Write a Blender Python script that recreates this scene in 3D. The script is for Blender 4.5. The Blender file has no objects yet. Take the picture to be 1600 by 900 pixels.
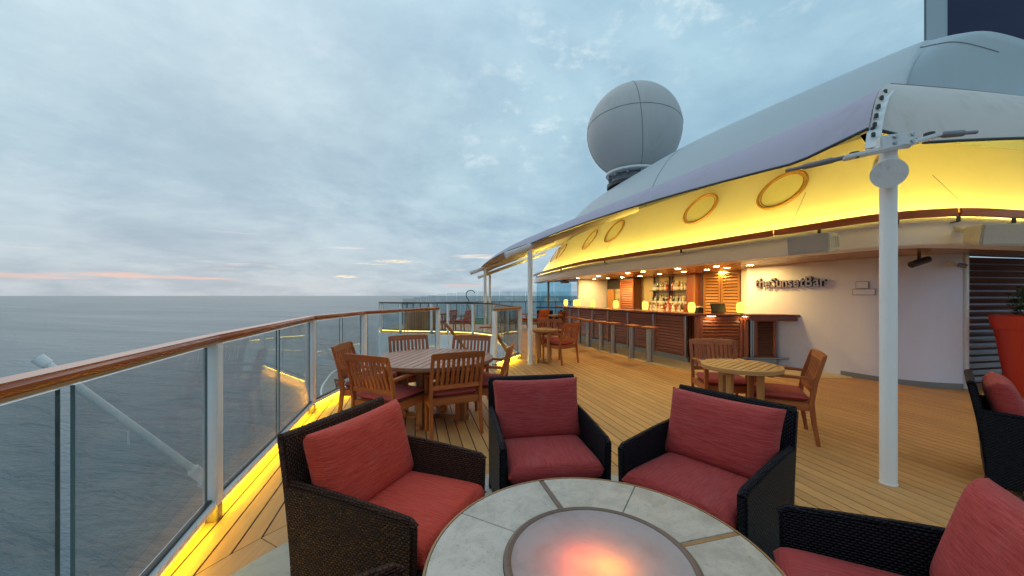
import bpy, bmesh, math, random
from mathutils import Vector, Matrix
from mathutils.geometry import tessellate_polygon
R = math.radians
rnd = random.Random(7)
scene = bpy.context.scene
COL = scene.collection

# ------------------------------------------------------------------ camera
cam_d = bpy.data.cameras.new("camera")
cam = bpy.data.objects.new("camera", cam_d)
COL.objects.link(cam)
cam.location = (0, 0, 1.48)
cam.rotation_euler = (R(90), 0, 0)
cam_d.sensor_width = 36
cam_d.lens = 36 * 586 / 1600
cam_d.shift_y = 12 / 1600
cam_d.clip_start = 0.03
cam_d.clip_end = 120000
scene.camera = cam
scene.view_settings.view_transform = 'Standard'
scene.view_settings.look = 'None'
scene.view_settings.exposure = 0.5
scene.view_settings.gamma = 1
scene.cycles.use_denoising = True
scene.cycles.max_bounces = 8
scene.cycles.transparent_max_bounces = 24
scene.cycles.sample_clamp_indirect = 4.0
scene.cycles.caustics_reflective = False
scene.cycles.caustics_refractive = False

# ------------------------------------------------------------------ world: overcast dusk sky
SUN_EL, SUN_AZ = R(32), R(-35)          # glow is ahead and to the left of the view
W = bpy.data.worlds.new("World"); scene.world = W; W.use_nodes = True
nt = W.node_tree; nt.nodes.clear()
def N(tree, typ, **kw):
    n = tree.nodes.new(typ)
    for k, v in kw.items():
        setattr(n, k, v)
    return n
def L(tree, a, b): tree.links.new(a, b)
def M_(tree, op, a, b=None, clamp=False, c=None):
    n = tree.nodes.new('ShaderNodeMath'); n.operation = op; n.use_clamp = clamp
    for i, x in enumerate((a, b, c)):
        if x is None: continue
        if isinstance(x, (int, float)): n.inputs[i].default_value = x
        else: tree.links.new(x, n.inputs[i])
    return n.outputs[0]
def MIX(tree, f, a, b, mode='MIX'):
    n = tree.nodes.new('ShaderNodeMix'); n.data_type = 'RGBA'; n.blend_type = mode
    for sock, x in ((n.inputs[0], f), (n.inputs[6], a), (n.inputs[7], b)):
        if isinstance(x, (int, float)): sock.default_value = x
        elif isinstance(x, tuple): sock.default_value = (*x[:3], 1)
        else: tree.links.new(x, sock)
    return n.outputs[2]
def MAPR(tree, x, a, b, c=0.0, d=1.0, smooth=True):
    n = tree.nodes.new('ShaderNodeMapRange')
    if smooth: n.interpolation_type = 'SMOOTHSTEP'
    tree.links.new(x, n.inputs[0])
    for i, v in enumerate((a, b, c, d)): n.inputs[i + 1].default_value = v
    return n.outputs[0]
def NOISE(tree, vec, scale, detail=4, rough=0.55, dist=0.0):
    n = tree.nodes.new('ShaderNodeTexNoise')
    n.inputs['Scale'].default_value = scale; n.inputs['Detail'].default_value = detail
    n.inputs['Roughness'].default_value = rough; n.inputs['Distortion'].default_value = dist
    if vec is not None: tree.links.new(vec, n.inputs['Vector'])
    return n.outputs['Fac']
def COMB(tree, x, y, z):
    n = tree.nodes.new('ShaderNodeCombineXYZ')
    for i, v in enumerate((x, y, z)):
        if isinstance(v, (int, float)): n.inputs[i].default_value = v
        else: tree.links.new(v, n.inputs[i])
    return n.outputs[0]

tc = N(nt, 'ShaderNodeTexCoord')
sep = N(nt, 'ShaderNodeSeparateXYZ'); L(nt, tc.outputs['Generated'], sep.inputs[0])
dx, dy, dz = sep.outputs
el = M_(nt, 'MAXIMUM', dz, 0.0)
inv = M_(nt, 'DIVIDE', 1.0, M_(nt, 'ADD', el, 0.22))
cu, cv = M_(nt, 'MULTIPLY', dx, inv), M_(nt, 'MULTIPLY', dy, inv)
cvec = COMB(nt, cu, cv, 0.0)
big = NOISE(nt, cvec, 0.95, 6, 0.58, 0.3)
fine = NOISE(nt, cvec, 8.0, 7, 0.62, 0.15)
mott = NOISE(nt, cvec, 4.2, 8, 0.62, 0.2)
patch = NOISE(nt, cvec, 1.1, 2, 0.5, 0.2)
# gradient with height, slightly bluer to the right of the sunset
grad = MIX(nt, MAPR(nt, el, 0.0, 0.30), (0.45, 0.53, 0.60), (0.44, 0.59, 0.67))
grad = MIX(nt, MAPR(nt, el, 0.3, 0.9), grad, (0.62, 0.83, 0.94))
side = MAPR(nt, dx, -0.55, 0.55)
grad = MIX(nt, M_(nt, 'MULTIPLY', side, 0.65), grad, (0.34, 0.57, 0.70))
dark = MIX(nt, 1.0, grad, (0.72, 0.76, 0.82), 'MULTIPLY')
cl = MIX(nt, MAPR(nt, big, 0.36, 0.62), dark, grad)
lite = M_(nt, 'MULTIPLY', MAPR(nt, fine, 0.50, 0.72), MAPR(nt, patch, 0.40, 0.60))
lite = M_(nt, 'MULTIPLY', lite, MAPR(nt, dx, -0.35, 0.25, 0.25, 1.0))
cl = MIX(nt, M_(nt, 'MULTIPLY', MAPR(nt, mott, 0.35, 0.68), 0.62), cl, MIX(nt, 1.0, cl, (1.20, 1.14, 1.10), 'MULTIPLY'))
lite = M_(nt, 'MULTIPLY', lite, MAPR(nt, el, 0.05, 0.3))
cl = MIX(nt, M_(nt, 'MULTIPLY', lite, 0.70), cl, (0.80, 0.90, 0.93))
# thin streaks of sunset light in the gaps low over the horizon
az = M_(nt, 'ARCTAN2', dx, dy)
svec = COMB(nt, M_(nt, 'MULTIPLY', az, 3.2), M_(nt, 'MULTIPLY', el, 46.0), 3.3)
st = NOISE(nt, svec, 1.0, 4, 0.55, 0.15)
stm = M_(nt, 'MULTIPLY', MAPR(nt, st, 0.585, 0.68), M_(nt, 'MULTIPLY', MAPR(nt, el, 0.018, 0.035), MAPR(nt, el, 0.10, 0.15, 1, 0)))
stm = M_(nt, 'MULTIPLY', stm, MAPR(nt, M_(nt, 'ABSOLUTE', M_(nt, 'ADD', az, 0.5)), 0.45, 0.75, 1, 0))
cl = MIX(nt, M_(nt, 'MULTIPLY', stm, 0.75), cl, MIX(nt, MAPR(nt, el, 0.03, 0.09), (0.80, 0.50, 0.44), (0.86, 0.76, 0.68)))
for (ga, ge, wa, we, amt) in ((-0.418, 0.046, 0.040, 0.0045, 0.9), (-0.30, 0.087, 0.070, 0.006, 0.8), (-0.36, 0.079, 0.05, 0.003, 0.5)):   # gaps in the cloud where the low sun shows
    q = M_(nt, 'ADD', M_(nt, 'POWER', M_(nt, 'ABSOLUTE', M_(nt, 'DIVIDE', M_(nt, 'SUBTRACT', az, ga), wa)), 2.0), M_(nt, 'POWER', M_(nt, 'ABSOLUTE', M_(nt, 'DIVIDE', M_(nt, 'SUBTRACT', dz, ge), we)), 2.0))
    gm_ = M_(nt, 'MULTIPLY', MAPR(nt, q, 0.0, 1.0, 1, 0), MAPR(nt, NOISE(nt, COMB(nt, M_(nt, 'MULTIPLY', az, 60.0), M_(nt, 'MULTIPLY', dz, 500.0), 1.7), 1.0, 4, 0.6), 0.35, 0.6))
    cl = MIX(nt, M_(nt, 'MULTIPLY', gm_, amt), cl, (1.0, 0.84, 0.62))
sky = N(nt, 'ShaderNodeTexSky'); sky.sky_type = 'NISHITA'; sky.sun_disc = False
sky.sun_elevation = SUN_EL; sky.sun_rotation = SUN_AZ
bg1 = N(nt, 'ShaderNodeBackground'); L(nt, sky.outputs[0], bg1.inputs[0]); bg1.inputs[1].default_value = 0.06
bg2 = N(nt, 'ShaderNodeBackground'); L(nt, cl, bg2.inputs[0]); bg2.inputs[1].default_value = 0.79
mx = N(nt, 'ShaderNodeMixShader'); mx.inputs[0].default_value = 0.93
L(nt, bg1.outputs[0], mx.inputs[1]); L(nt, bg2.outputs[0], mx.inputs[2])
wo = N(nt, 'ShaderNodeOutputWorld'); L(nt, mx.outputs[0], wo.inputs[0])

sun_d = bpy.data.lights.new("sun", 'SUN'); sun_d.energy = 0.3; sun_d.angle = R(60); sun_d.color = (1.0, 0.86, 0.74)
sun = bpy.data.objects.new("sun", sun_d); COL.objects.link(sun)
sd = Vector((math.sin(SUN_AZ) * math.cos(SUN_EL), math.cos(SUN_AZ) * math.cos(SUN_EL), math.sin(SUN_EL)))
sun.rotation_euler = (-sd).to_track_quat('-Z', 'Y').to_euler()

# ------------------------------------------------------------------ materials
def base_mat(name):
    m = bpy.data.materials.new(name); m.use_nodes = True
    t = m.node_tree; t.nodes.clear()
    out = t.nodes.new('ShaderNodeOutputMaterial'); b = t.nodes.new('ShaderNodeBsdfPrincipled')
    t.links.new(b.outputs[0], out.inputs[0])
    return m, t, b, out
def setc(t, b, col, rough, metal=0.0, spec=0.5):
    for sock, x in (('Base Color', col), ('Roughness', rough), ('Metallic', metal), ('Specular IOR Level', spec)):
        s = b.inputs[sock]
        if isinstance(x, (int, float)): s.default_value = x
        elif isinstance(x, tuple): s.default_value = (*x[:3], 1)
        else: t.links.new(x, s)
def bump(t, b, h, strength=0.3, dist=0.01):
    n = t.nodes.new('ShaderNodeBump'); n.inputs['Strength'].default_value = strength
    n.inputs['Distance'].default_value = dist
    t.links.new(h, n.inputs['Height']); t.links.new(n.outputs[0], b.inputs['Normal'])
def UV(t): return t.nodes.new('ShaderNodeTexCoord').outputs['UV']
def OBJ(t): return t.nodes.new('ShaderNodeTexCoord').outputs['Object']
def RND(t): return t.nodes.new('ShaderNodeObjectInfo').outputs['Random']
def vscale(t, v, s, off=None):
    n = t.nodes.new('ShaderNodeVectorMath'); n.operation = 'MULTIPLY'; t.links.new(v, n.inputs[0]); n.inputs[1].default_value = s
    o = n.outputs[0]
    if off is not None:
        a = t.nodes.new('ShaderNodeVectorMath'); a.operation = 'ADD'; t.links.new(o, a.inputs[0])
        t.links.new(COMB(t, off, off, off), a.inputs[1]); o = a.outputs[0]
    return o

def wood(name, c1, c2, rough=0.5, grain=1.0, vary=0.25, spec=0.4, stain=0.0):
    m, t, b, o = base_mat(name)
    r = RND(t); off = M_(t, 'MULTIPLY', r, 37.0)
    v = vscale(t, UV(t), (2.2 * grain, 42 * grain, 1), off)
    g = NOISE(t, v, 1.0, 5, 0.6, 0.8)
    g2 = NOISE(t, vscale(t, UV(t), (1.1, 5, 1), off), 1.0, 3, 0.5, 0.3)
    c = MIX(t, MAPR(t, g, 0.3, 0.72), c1, c2)
    c = MIX(t, M_(t, 'MULTIPLY', MAPR(t, g2, 0.35, 0.7), 0.35), c, tuple(x * 0.62 for x in c1))
    k = M_(t, 'ADD', 1.0 - vary / 2, M_(t, 'MULTIPLY', r, vary))
    hs = t.nodes.new('ShaderNodeHueSaturation'); t.links.new(c, hs.inputs['Color']); t.links.new(k, hs.inputs['Value'])
    c = hs.outputs[0]
    if stain and name == 'deck_plank':
        wv_ = t.nodes.new('ShaderNodeNewGeometry').outputs['Position']
        s1 = NOISE(t, wv_, 0.9, 6, 0.62, 0.5); s2 = NOISE(t, wv_, 5.0, 6, 0.7, 0.3)
        c = MIX(t, M_(t, 'MULTIPLY', MAPR(t, s1, 0.46, 0.7), 0.16), c, (0.40, 0.265, 0.16))
        c = MIX(t, M_(t, 'MULTIPLY', MAPR(t, s2, 0.6, 0.75), 0.30), c, (0.26, 0.14, 0.065))
    if stain:
        s = NOISE(t, vscale(t, UV(t), (1.3, 1.3, 1), off), 1.0, 6, 0.65, 0.4)
        c = MIX(t, M_(t, 'MULTIPLY', MAPR(t, s, 0.5, 0.75), stain), c, tuple(x * 0.55 for x in c1))
    setc(t, b, c, M_(t, 'ADD', rough - 0.08, M_(t, 'MULTIPLY', g, 0.2)), 0, spec)
    bump(t, b, g, 0.12, 0.003)
    return m
def paint(name, col, rough=0.4, dirt=0.12, scale=3.0, spec=0.5, metal=0.0, orange=0.02, rust=0.0):
    m, t, b, o = base_mat(name)
    v = OBJ(t)
    n = NOISE(t, v, scale, 6, 0.62, 0.4)
    n2 = NOISE(t, vscale(t, v, (6, 6, 0.7)), scale, 4, 0.6)
    f = M_(t, 'MULTIPLY', M_(t, 'MULTIPLY', MAPR(t, n, 0.42, 0.72), MAPR(t, n2, 0.35, 0.7)), dirt * 3, True)
    c = MIX(t, f, col, tuple(a * k for a, k in zip(col, (0.62, 0.58, 0.52))))
    if rust:
        rn = NOISE(t, vscale(t, v, (14, 14, 5)), 1.0, 5, 0.7, 0.3)
        c = MIX(t, M_(t, 'MULTIPLY', MAPR(t, rn, 0.66, 0.74), rust), c, (0.22, 0.12, 0.06))
    setc(t, b, c, M_(t, 'ADD', rough - 0.06, M_(t, 'MULTIPLY', n, 0.15)), metal, spec)
    bump(t, b, NOISE(t, v, 90, 2), orange, 0.002)
    return m
def metal(name, col, rough=0.35, m_=1.0):
    m, t, b, o = base_mat(name)
    n = NOISE(t, vscale(t, OBJ(t), (1, 1, 12)), 8, 4)
    setc(t, b, MIX(t, n, col, tuple(x * 0.75 for x in col)), M_(t, 'ADD', rough - 0.07, M_(t, 'MULTIPLY', n, 0.16)), m_)
    return m
def emit(name, col, s, base=None):
    m, t, b, o = base_mat(name)
    setc(t, b, base or col, 0.5)
    b.inputs['Emission Color'].default_value = (*col, 1); b.inputs['Emission Strength'].default_value = s
    return m
def glass(name, tint=(0.8, 0.85, 0.86), refl=1.0, rough=0.0, ior=1.5):
    m, t, b, o = base_mat(name); t.nodes.remove(b)
    tr = t.nodes.new('ShaderNodeBsdfTransparent')
    sm = NOISE(t, OBJ(t), 2.6, 5, 0.6)
    t.links.new(MIX(t, MAPR(t, sm, 0.4, 0.75), tint, tuple(x * 0.93 for x in tint)), tr.inputs[0])
    gl = t.nodes.new('ShaderNodeBsdfGlossy'); gl.inputs['Roughness'].default_value = rough
    lw = t.nodes.new('ShaderNodeLayerWeight'); lw.inputs['Blend'].default_value = 0.5      # Schlick term, alike from both sides of a pane
    f0 = ((ior - 1) / (ior + 1)) ** 2
    fr = M_(t, 'ADD', f0, M_(t, 'MULTIPLY', M_(t, 'POWER', lw.outputs['Facing'], 5.0), 1 - f0))
    mix = t.nodes.new('ShaderNodeMixShader'); t.links.new(M_(t, 'MULTIPLY', fr, refl, True), mix.inputs[0])
    t.links.new(tr.outputs[0], mix.inputs[1]); t.links.new(gl.outputs[0], mix.inputs[2])
    # salt haze and smears
    sn = NOISE(t, vscale(t, OBJ(t), (1.5, 1.5, 5)), 2.2, 6, 0.68, 0.5); sp_ = NOISE(t, OBJ(t), 60, 3, 0.6)
    df = t.nodes.new('ShaderNodeBsdfDiffuse'); df.inputs[0].default_value = (0.75, 0.78, 0.78, 1)
    f2 = M_(t, 'ADD', M_(t, 'MULTIPLY', MAPR(t, sn, 0.45, 0.8), 0.07), M_(t, 'MULTIPLY', MAPR(t, sp_, 0.70, 0.76), 0.08))
    m2 = t.nodes.new('ShaderNodeMixShader'); t.links.new(f2, m2.inputs[0])
    t.links.new(mix.outputs[0], m2.inputs[1]); t.links.new(df.outputs[0], m2.inputs[2]); t.links.new(m2.outputs[0], o.inputs[0])
    return m
def fabric(name, c1, c2, rough=0.85):
    m, t, b, o = base_mat(name)
    r = RND(t); off = M_(t, 'MULTIPLY', r, 11.0)
    u = UV(t)
    s = NOISE(t, vscale(t, u, (9, 260, 1), off), 1.0, 4, 0.65, 0.3)
    s2 = NOISE(t, vscale(t, u, (220, 12, 1), off), 1.0, 3, 0.6)
    w = NOISE(t, vscale(t, u, (5, 5, 1), off), 1.0, 5, 0.6, 0.5)
    c = MIX(t, MAPR(t, s, 0.36, 0.64), c1, c2)
    c = MIX(t, M_(t, 'MULTIPLY', MAPR(t, w, 0.5, 0.8), 0.16), c, (0.30, 0.16, 0.14))
    hs = t.nodes.new('ShaderNodeHueSaturation'); t.links.new(c, hs.inputs['Color'])
    t.links.new(M_(t, 'ADD', 0.92, M_(t, 'MULTIPLY', r, 0.16)), hs.inputs['Value'])
    setc(t, b, hs.outputs[0], rough, 0, 0.25)
    b.inputs['Sheen Weight'].default_value = 0.06; b.inputs['Sheen Roughness'].default_value = 0.5
    h = M_(t, 'ADD', M_(t, 'MULTIPLY', s, 0.8), M_(t, 'ADD', M_(t, 'MULTIPLY', s2, 0.35), M_(t, 'MULTIPLY', NOISE(t, vscale(t, u, (7, 16, 1), off), 1.0, 4, 0.55, 0.8), 1.3)))
    bump(t, b, h, 0.5, 0.010)
    return m
def wicker(name, c1, c2, rough=0.45):
    m, t, b, o = base_mat(name)
    s = t.nodes.new('ShaderNodeSeparateXYZ'); t.links.new(UV(t), s.inputs[0])
    v = M_(t, 'MULTIPLY', s.outputs[1], 1 / 0.0112)
    row = M_(t, 'FLOOR', v); fv = M_(t, 'FRACT', v)
    u = M_(t, 'ADD', M_(t, 'MULTIPLY', s.outputs[0], 1 / 0.021), M_(t, 'MULTIPLY', row, 0.5))
    fu = M_(t, 'FRACT', u)
    hu = M_(t, 'SINE', M_(t, 'MULTIPLY', fu, math.pi)); hv = M_(t, 'SINE', M_(t, 'MULTIPLY', fv, math.pi))
    h = M_(t, 'MULTIPLY', M_(t, 'POWER', hu, 0.6), M_(t, 'POWER', hv, 0.6))
    cell = NOISE(t, COMB(t, M_(t, 'FLOOR', u), row, 0.0), 0.71, 2)
    c = MIX(t, MAPR(t, cell, 0.3, 0.7), c1, c2)
    c = MIX(t, MAPR(t, h, 0.0, 0.5, 1, 0), c, tuple(x * 0.12 for x in c1))   # gaps between strands
    setc(t, b, c, rough, 0, 0.16)
    bump(t, b, h, 1.0, 0.011)
    return m

M = {}
M['teak'] = wood('teak', (0.34, 0.080, 0.020), (0.49, 0.138, 0.036), 0.42, 1.0, 0.28)
M['teak_pale'] = wood('teak_weathered', (0.45, 0.205, 0.070), (0.60, 0.30, 0.105), 0.5, 1.0, 0.25)
M['teak_top'] = wood('teak_tabletop', (0.27, 0.098, 0.050), (0.40, 0.165, 0.088), 0.36, 0.8, 0.25)
M['rail'] = wood('varnished_rail', (0.38, 0.085, 0.024), (0.46, 0.115, 0.034), 0.24, 0.5, 0.12, 0.6, 0.3)
M['rail_edge'] = wood('rail_underside', (0.45, 0.25, 0.10), (0.60, 0.36, 0.16), 0.5)
M['rail_dark'] = wood('dark_rail', (0.055, 0.030, 0.020), (0.10, 0.055, 0.035), 0.4)
M['mahogany'] = wood('mahogany', (0.32, 0.085, 0.030), (0.44, 0.130, 0.048), 0.34, 0.8, 0.2, 0.5)
M['mahogany_dark'] = wood('mahogany_dark', (0.10, 0.030, 0.013), (0.17, 0.052, 0.022), 0.3, 0.8, 0.2, 0.5)
M['counter'] = wood('counter_wood', (0.20, 0.042, 0.022), (0.31, 0.075, 0.035), 0.16, 0.6, 0.1, 0.6)
M['door_wood'] = wood('door_wood', (0.42, 0.19, 0.055), (0.56, 0.28, 0.09), 0.4, 0.8, 0.2)
M['ceiling_wood'] = wood('ceiling_wood', (0.34, 0.15, 0.06), (0.47, 0.23, 0.10), 0.2, 0.6, 0.25, 0.6)
M['deck'] = wood('deck_plank', (0.53, 0.262, 0.090), (0.62, 0.328, 0.125), 0.5, 0.7, 0.16, 0.35, 0.25)
M['caulk'] = paint('deck_caulk', (0.018, 0.014, 0.012), 0.8, 0.05)
M['margin'] = wood('deck_margin', (0.50, 0.26, 0.11), (0.58, 0.32, 0.145), 0.55, 0.6, 0.1, 0.35, 0.2)
M['pad'] = paint('stone_pad', (0.44, 0.42, 0.37), 0.6, 0.3, 5.0)
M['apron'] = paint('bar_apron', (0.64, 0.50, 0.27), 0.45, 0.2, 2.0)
M['white'] = paint('white_paint', (0.82, 0.82, 0.81), 0.35, 0.10, 2.2, rust=0.35)
M['white_wall'] = paint('white_wall', (0.75, 0.775, 0.94), 0.45, 0.05, 1.2)
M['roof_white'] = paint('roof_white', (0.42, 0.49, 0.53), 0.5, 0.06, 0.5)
M['fascia'] = paint('fascia_white', (0.88, 0.86, 0.92), 0.35, 0.03, 1.0)
M['band'] = paint('band_white', (0.80, 0.78, 0.70), 0.55, 0.04, 0.6)
M['radome'] = paint('radome_grey', (0.55, 0.53, 0.52), 0.6, 0.10, 0.6)
M['seam'] = paint('seam_grey', (0.27, 0.28, 0.29), 0.7, 0.05)
M['canopy'] = paint('canopy_fabric', (0.44, 0.41, 0.50), 0.85, 0.12, 1.4, 0.15)
M['canopy_beige'] = paint('canopy_beige', (0.64, 0.60, 0.57), 0.85, 0.15, 1.4, 0.15)
M['steel'] = metal('brushed_steel', (0.42, 0.44, 0.46), 0.35)
M['pale_metal'] = metal('polished_strip', (0.62, 0.70, 0.80), 0.22)
M['iron'] = paint('dark_iron', (0.035, 0.037, 0.042), 0.5, 0.1, 6.0)
M['rod'] = paint('rod_slate', (0.16, 0.17, 0.20), 0.45, 0.2, 8.0)
M['plate'] = paint('bracket_plate', (0.66, 0.71, 0.74), 0.4, 0.2, 8.0)
M['grey'] = paint('grey_paint', (0.23, 0.24, 0.26), 0.5, 0.1)
M['black'] = paint('black_plastic', (0.02, 0.02, 0.022), 0.35, 0.05)
M['grille'] = paint('speaker_grille', (0.50, 0.49, 0.46), 0.7, 0.1, 20.0, orange=0.5)
M['speaker'] = paint('speaker_white', (0.66, 0.64, 0.56), 0.5, 0.2, 5.0)
M['navy'] = paint('funnel_navy', (0.006, 0.011, 0.060), 0.6, 0.1, 0.6)
M['planter'] = paint('planter_orange', (0.62, 0.045, 0.018), 0.4, 0.06, 2.0)
M['soil'] = paint('soil', (0.03, 0.02, 0.015), 0.9)
M['leaf'] = paint('leaf', (0.035, 0.075, 0.03), 0.45, 0.2, 12.0)
M['wicker_brown'] = wicker('wicker_brown', (0.062, 0.027, 0.018), (0.105, 0.046, 0.030), 0.62)
M['wicker_black'] = wicker('wicker_black', (0.009, 0.009, 0.014), (0.020, 0.018, 0.026), 0.5)
M['red'] = fabric('red_fabric', (0.50, 0.034, 0.020), (0.68, 0.080, 0.046))
M['rose'] = fabric('rose_fabric', (0.32, 0.028, 0.028), (0.46, 0.062, 0.056))
M['seat_red'] = fabric('seat_red_fabric', (0.40, 0.055, 0.045), (0.50, 0.085, 0.065))
M['glass'] = glass('rail_glass', (0.87, 0.90, 0.90), 0.9)
M['glass_edge'] = paint('glass_edge', (0.10, 0.16, 0.16), 0.2, 0.0)
M['glass_clear'] = glass('clear_glass', (0.88, 0.92, 0.92), 1.0)
M['glass_blue'] = glass('blue_glass', (0.68, 0.86, 0.92), 0.6)
M['led'] = emit('led_yellow', (1.0, 0.775, 0.115), 90)
M['led_deck'] = emit('led_deck_yellow', (1.0, 0.74, 0.03), 18)
M['led_far'] = emit('led_far_yellow', (1.0, 0.74, 0.06), 7)
M['down'] = emit('downlight_lens', (1.0, 0.64, 0.18), 330)
M['under'] = emit('under_counter_glow', (1.0, 0.72, 0.32), 22)
M['lamp'] = emit('lamp_shade_glow', (1.0, 0.70, 0.10), 1.35)
M['flame'] = emit('flame', (1.0, 0.14, 0.03), 9)
M['flame_hot'] = emit('flame_hot', (1.0, 0.38, 0.03), 17)
M['grass'] = paint('lawn', (0.05, 0.11, 0.03), 0.9, 0.3, 8.0)
M['bronze'] = paint('bronze_trim', (0.16, 0.095, 0.065), 0.5, 0.3, 14.0)
M['copper'] = paint('copper_joint', (0.34, 0.17, 0.065), 0.5, 0.3, 14.0)
M['porthole_glass'] = paint('porthole_pane', (0.72, 0.70, 0.48), 0.3, 0.04)
M['rim_wood'] = wood('porthole_rim', (0.34, 0.17, 0.05), (0.46, 0.25, 0.08), 0.45)

def stone_mat():
    m, t, b, o = base_mat('table_tile')
    v = OBJ(t)
    n = NOISE(t, v, 9, 7, 0.65, 0.6); n2 = NOISE(t, v, 70, 4, 0.7)
    c = MIX(t, MAPR(t, n, 0.35, 0.7), (0.51, 0.43, 0.355), (0.36, 0.30, 0.25))
    c = MIX(t, M_(t, 'MULTIPLY', MAPR(t, n2, 0.52, 0.72), 0.5), c, (0.22, 0.185, 0.14))
    hs = t.nodes.new('ShaderNodeHueSaturation'); t.links.new(c, hs.inputs['Color'])
    t.links.new(M_(t, 'ADD', 0.92, M_(t, 'MULTIPLY', RND(t), 0.16)), hs.inputs['Value'])
    setc(t, b, hs.outputs[0], M_(t, 'ADD', 0.16, M_(t, 'MULTIPLY', n2, 0.35)), 0, 0.5)
    bump(t, b, n2, 0.12, 0.002)
    return m
M['tile'] = stone_mat()
def frost_mat():
    m, t, b, o = base_mat('frosted_lid'); t.nodes.remove(b)
    n = NOISE(t, OBJ(t), 14, 5, 0.65, 0.5)
    tl = t.nodes.new('ShaderNodeBsdfTranslucent'); tl.inputs[0].default_value = (0.85, 0.80, 0.76, 1)
    df = t.nodes.new('ShaderNodeBsdfDiffuse'); t.links.new(MIX(t, MAPR(t, n, 0.4, 0.75), (0.60, 0.53, 0.50), (0.47, 0.40, 0.37)), df.inputs[0])
    gl = t.nodes.new('ShaderNodeBsdfGlossy'); gl.inputs['Roughness'].default_value = 0.3
    a = t.nodes.new('ShaderNodeMixShader'); a.inputs[0].default_value = 0.45
    t.links.new(df.outputs[0], a.inputs[1]); t.links.new(tl.outputs[0], a.inputs[2])
    c = t.nodes.new('ShaderNodeMixShader'); c.inputs[0].default_value = 0.06
    t.links.new(a.outputs[0], c.inputs[1]); t.links.new(gl.outputs[0], c.inputs[2]); t.links.new(c.outputs[0], o.inputs[0])
    return m
M['frost'] = frost_mat()
def water_mat():
    m, t, b, o = base_mat('sea_water')
    v = OBJ(t)
    r = t.nodes.new('ShaderNodeVectorRotate'); r.rotation_type = 'Z_AXIS'; r.inputs['Angle'].default_value = R(18); t.links.new(v, r.inputs['Vector'])
    n1 = NOISE(t, vscale(t, r.outputs[0], (0.055, 0.16, 1)), 1.0, 6, 0.6, 0.6)
    n2 = NOISE(t, vscale(t, r.outputs[0], (0.45, 1.1, 1)), 1.0, 5, 0.6, 0.4)
    n3 = NOISE(t, vscale(t, v, (0.006, 0.013, 1)), 1.0, 3, 0.5)
    n4 = NOISE(t, vscale(t, r.outputs[0], (0.0025, 0.02, 1)), 1.0, 5, 0.6, 0.6)
    setc(t, b, MIX(t, n3, (0.090, 0.142, 0.168), (0.122, 0.174, 0.200)), M_(t, 'ADD', 0.24, M_(t, 'MULTIPLY', n4, 0.22)), 0, 0.27)
    b.inputs['IOR'].default_value = 1.33
    h = M_(t, 'ADD', M_(t, 'MULTIPLY', n1, 2.6), M_(t, 'MULTIPLY', n2, 0.55))
    bump(t, b, h, 1.0, 0.62)
    return m
M['sea'] = water_mat()

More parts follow.
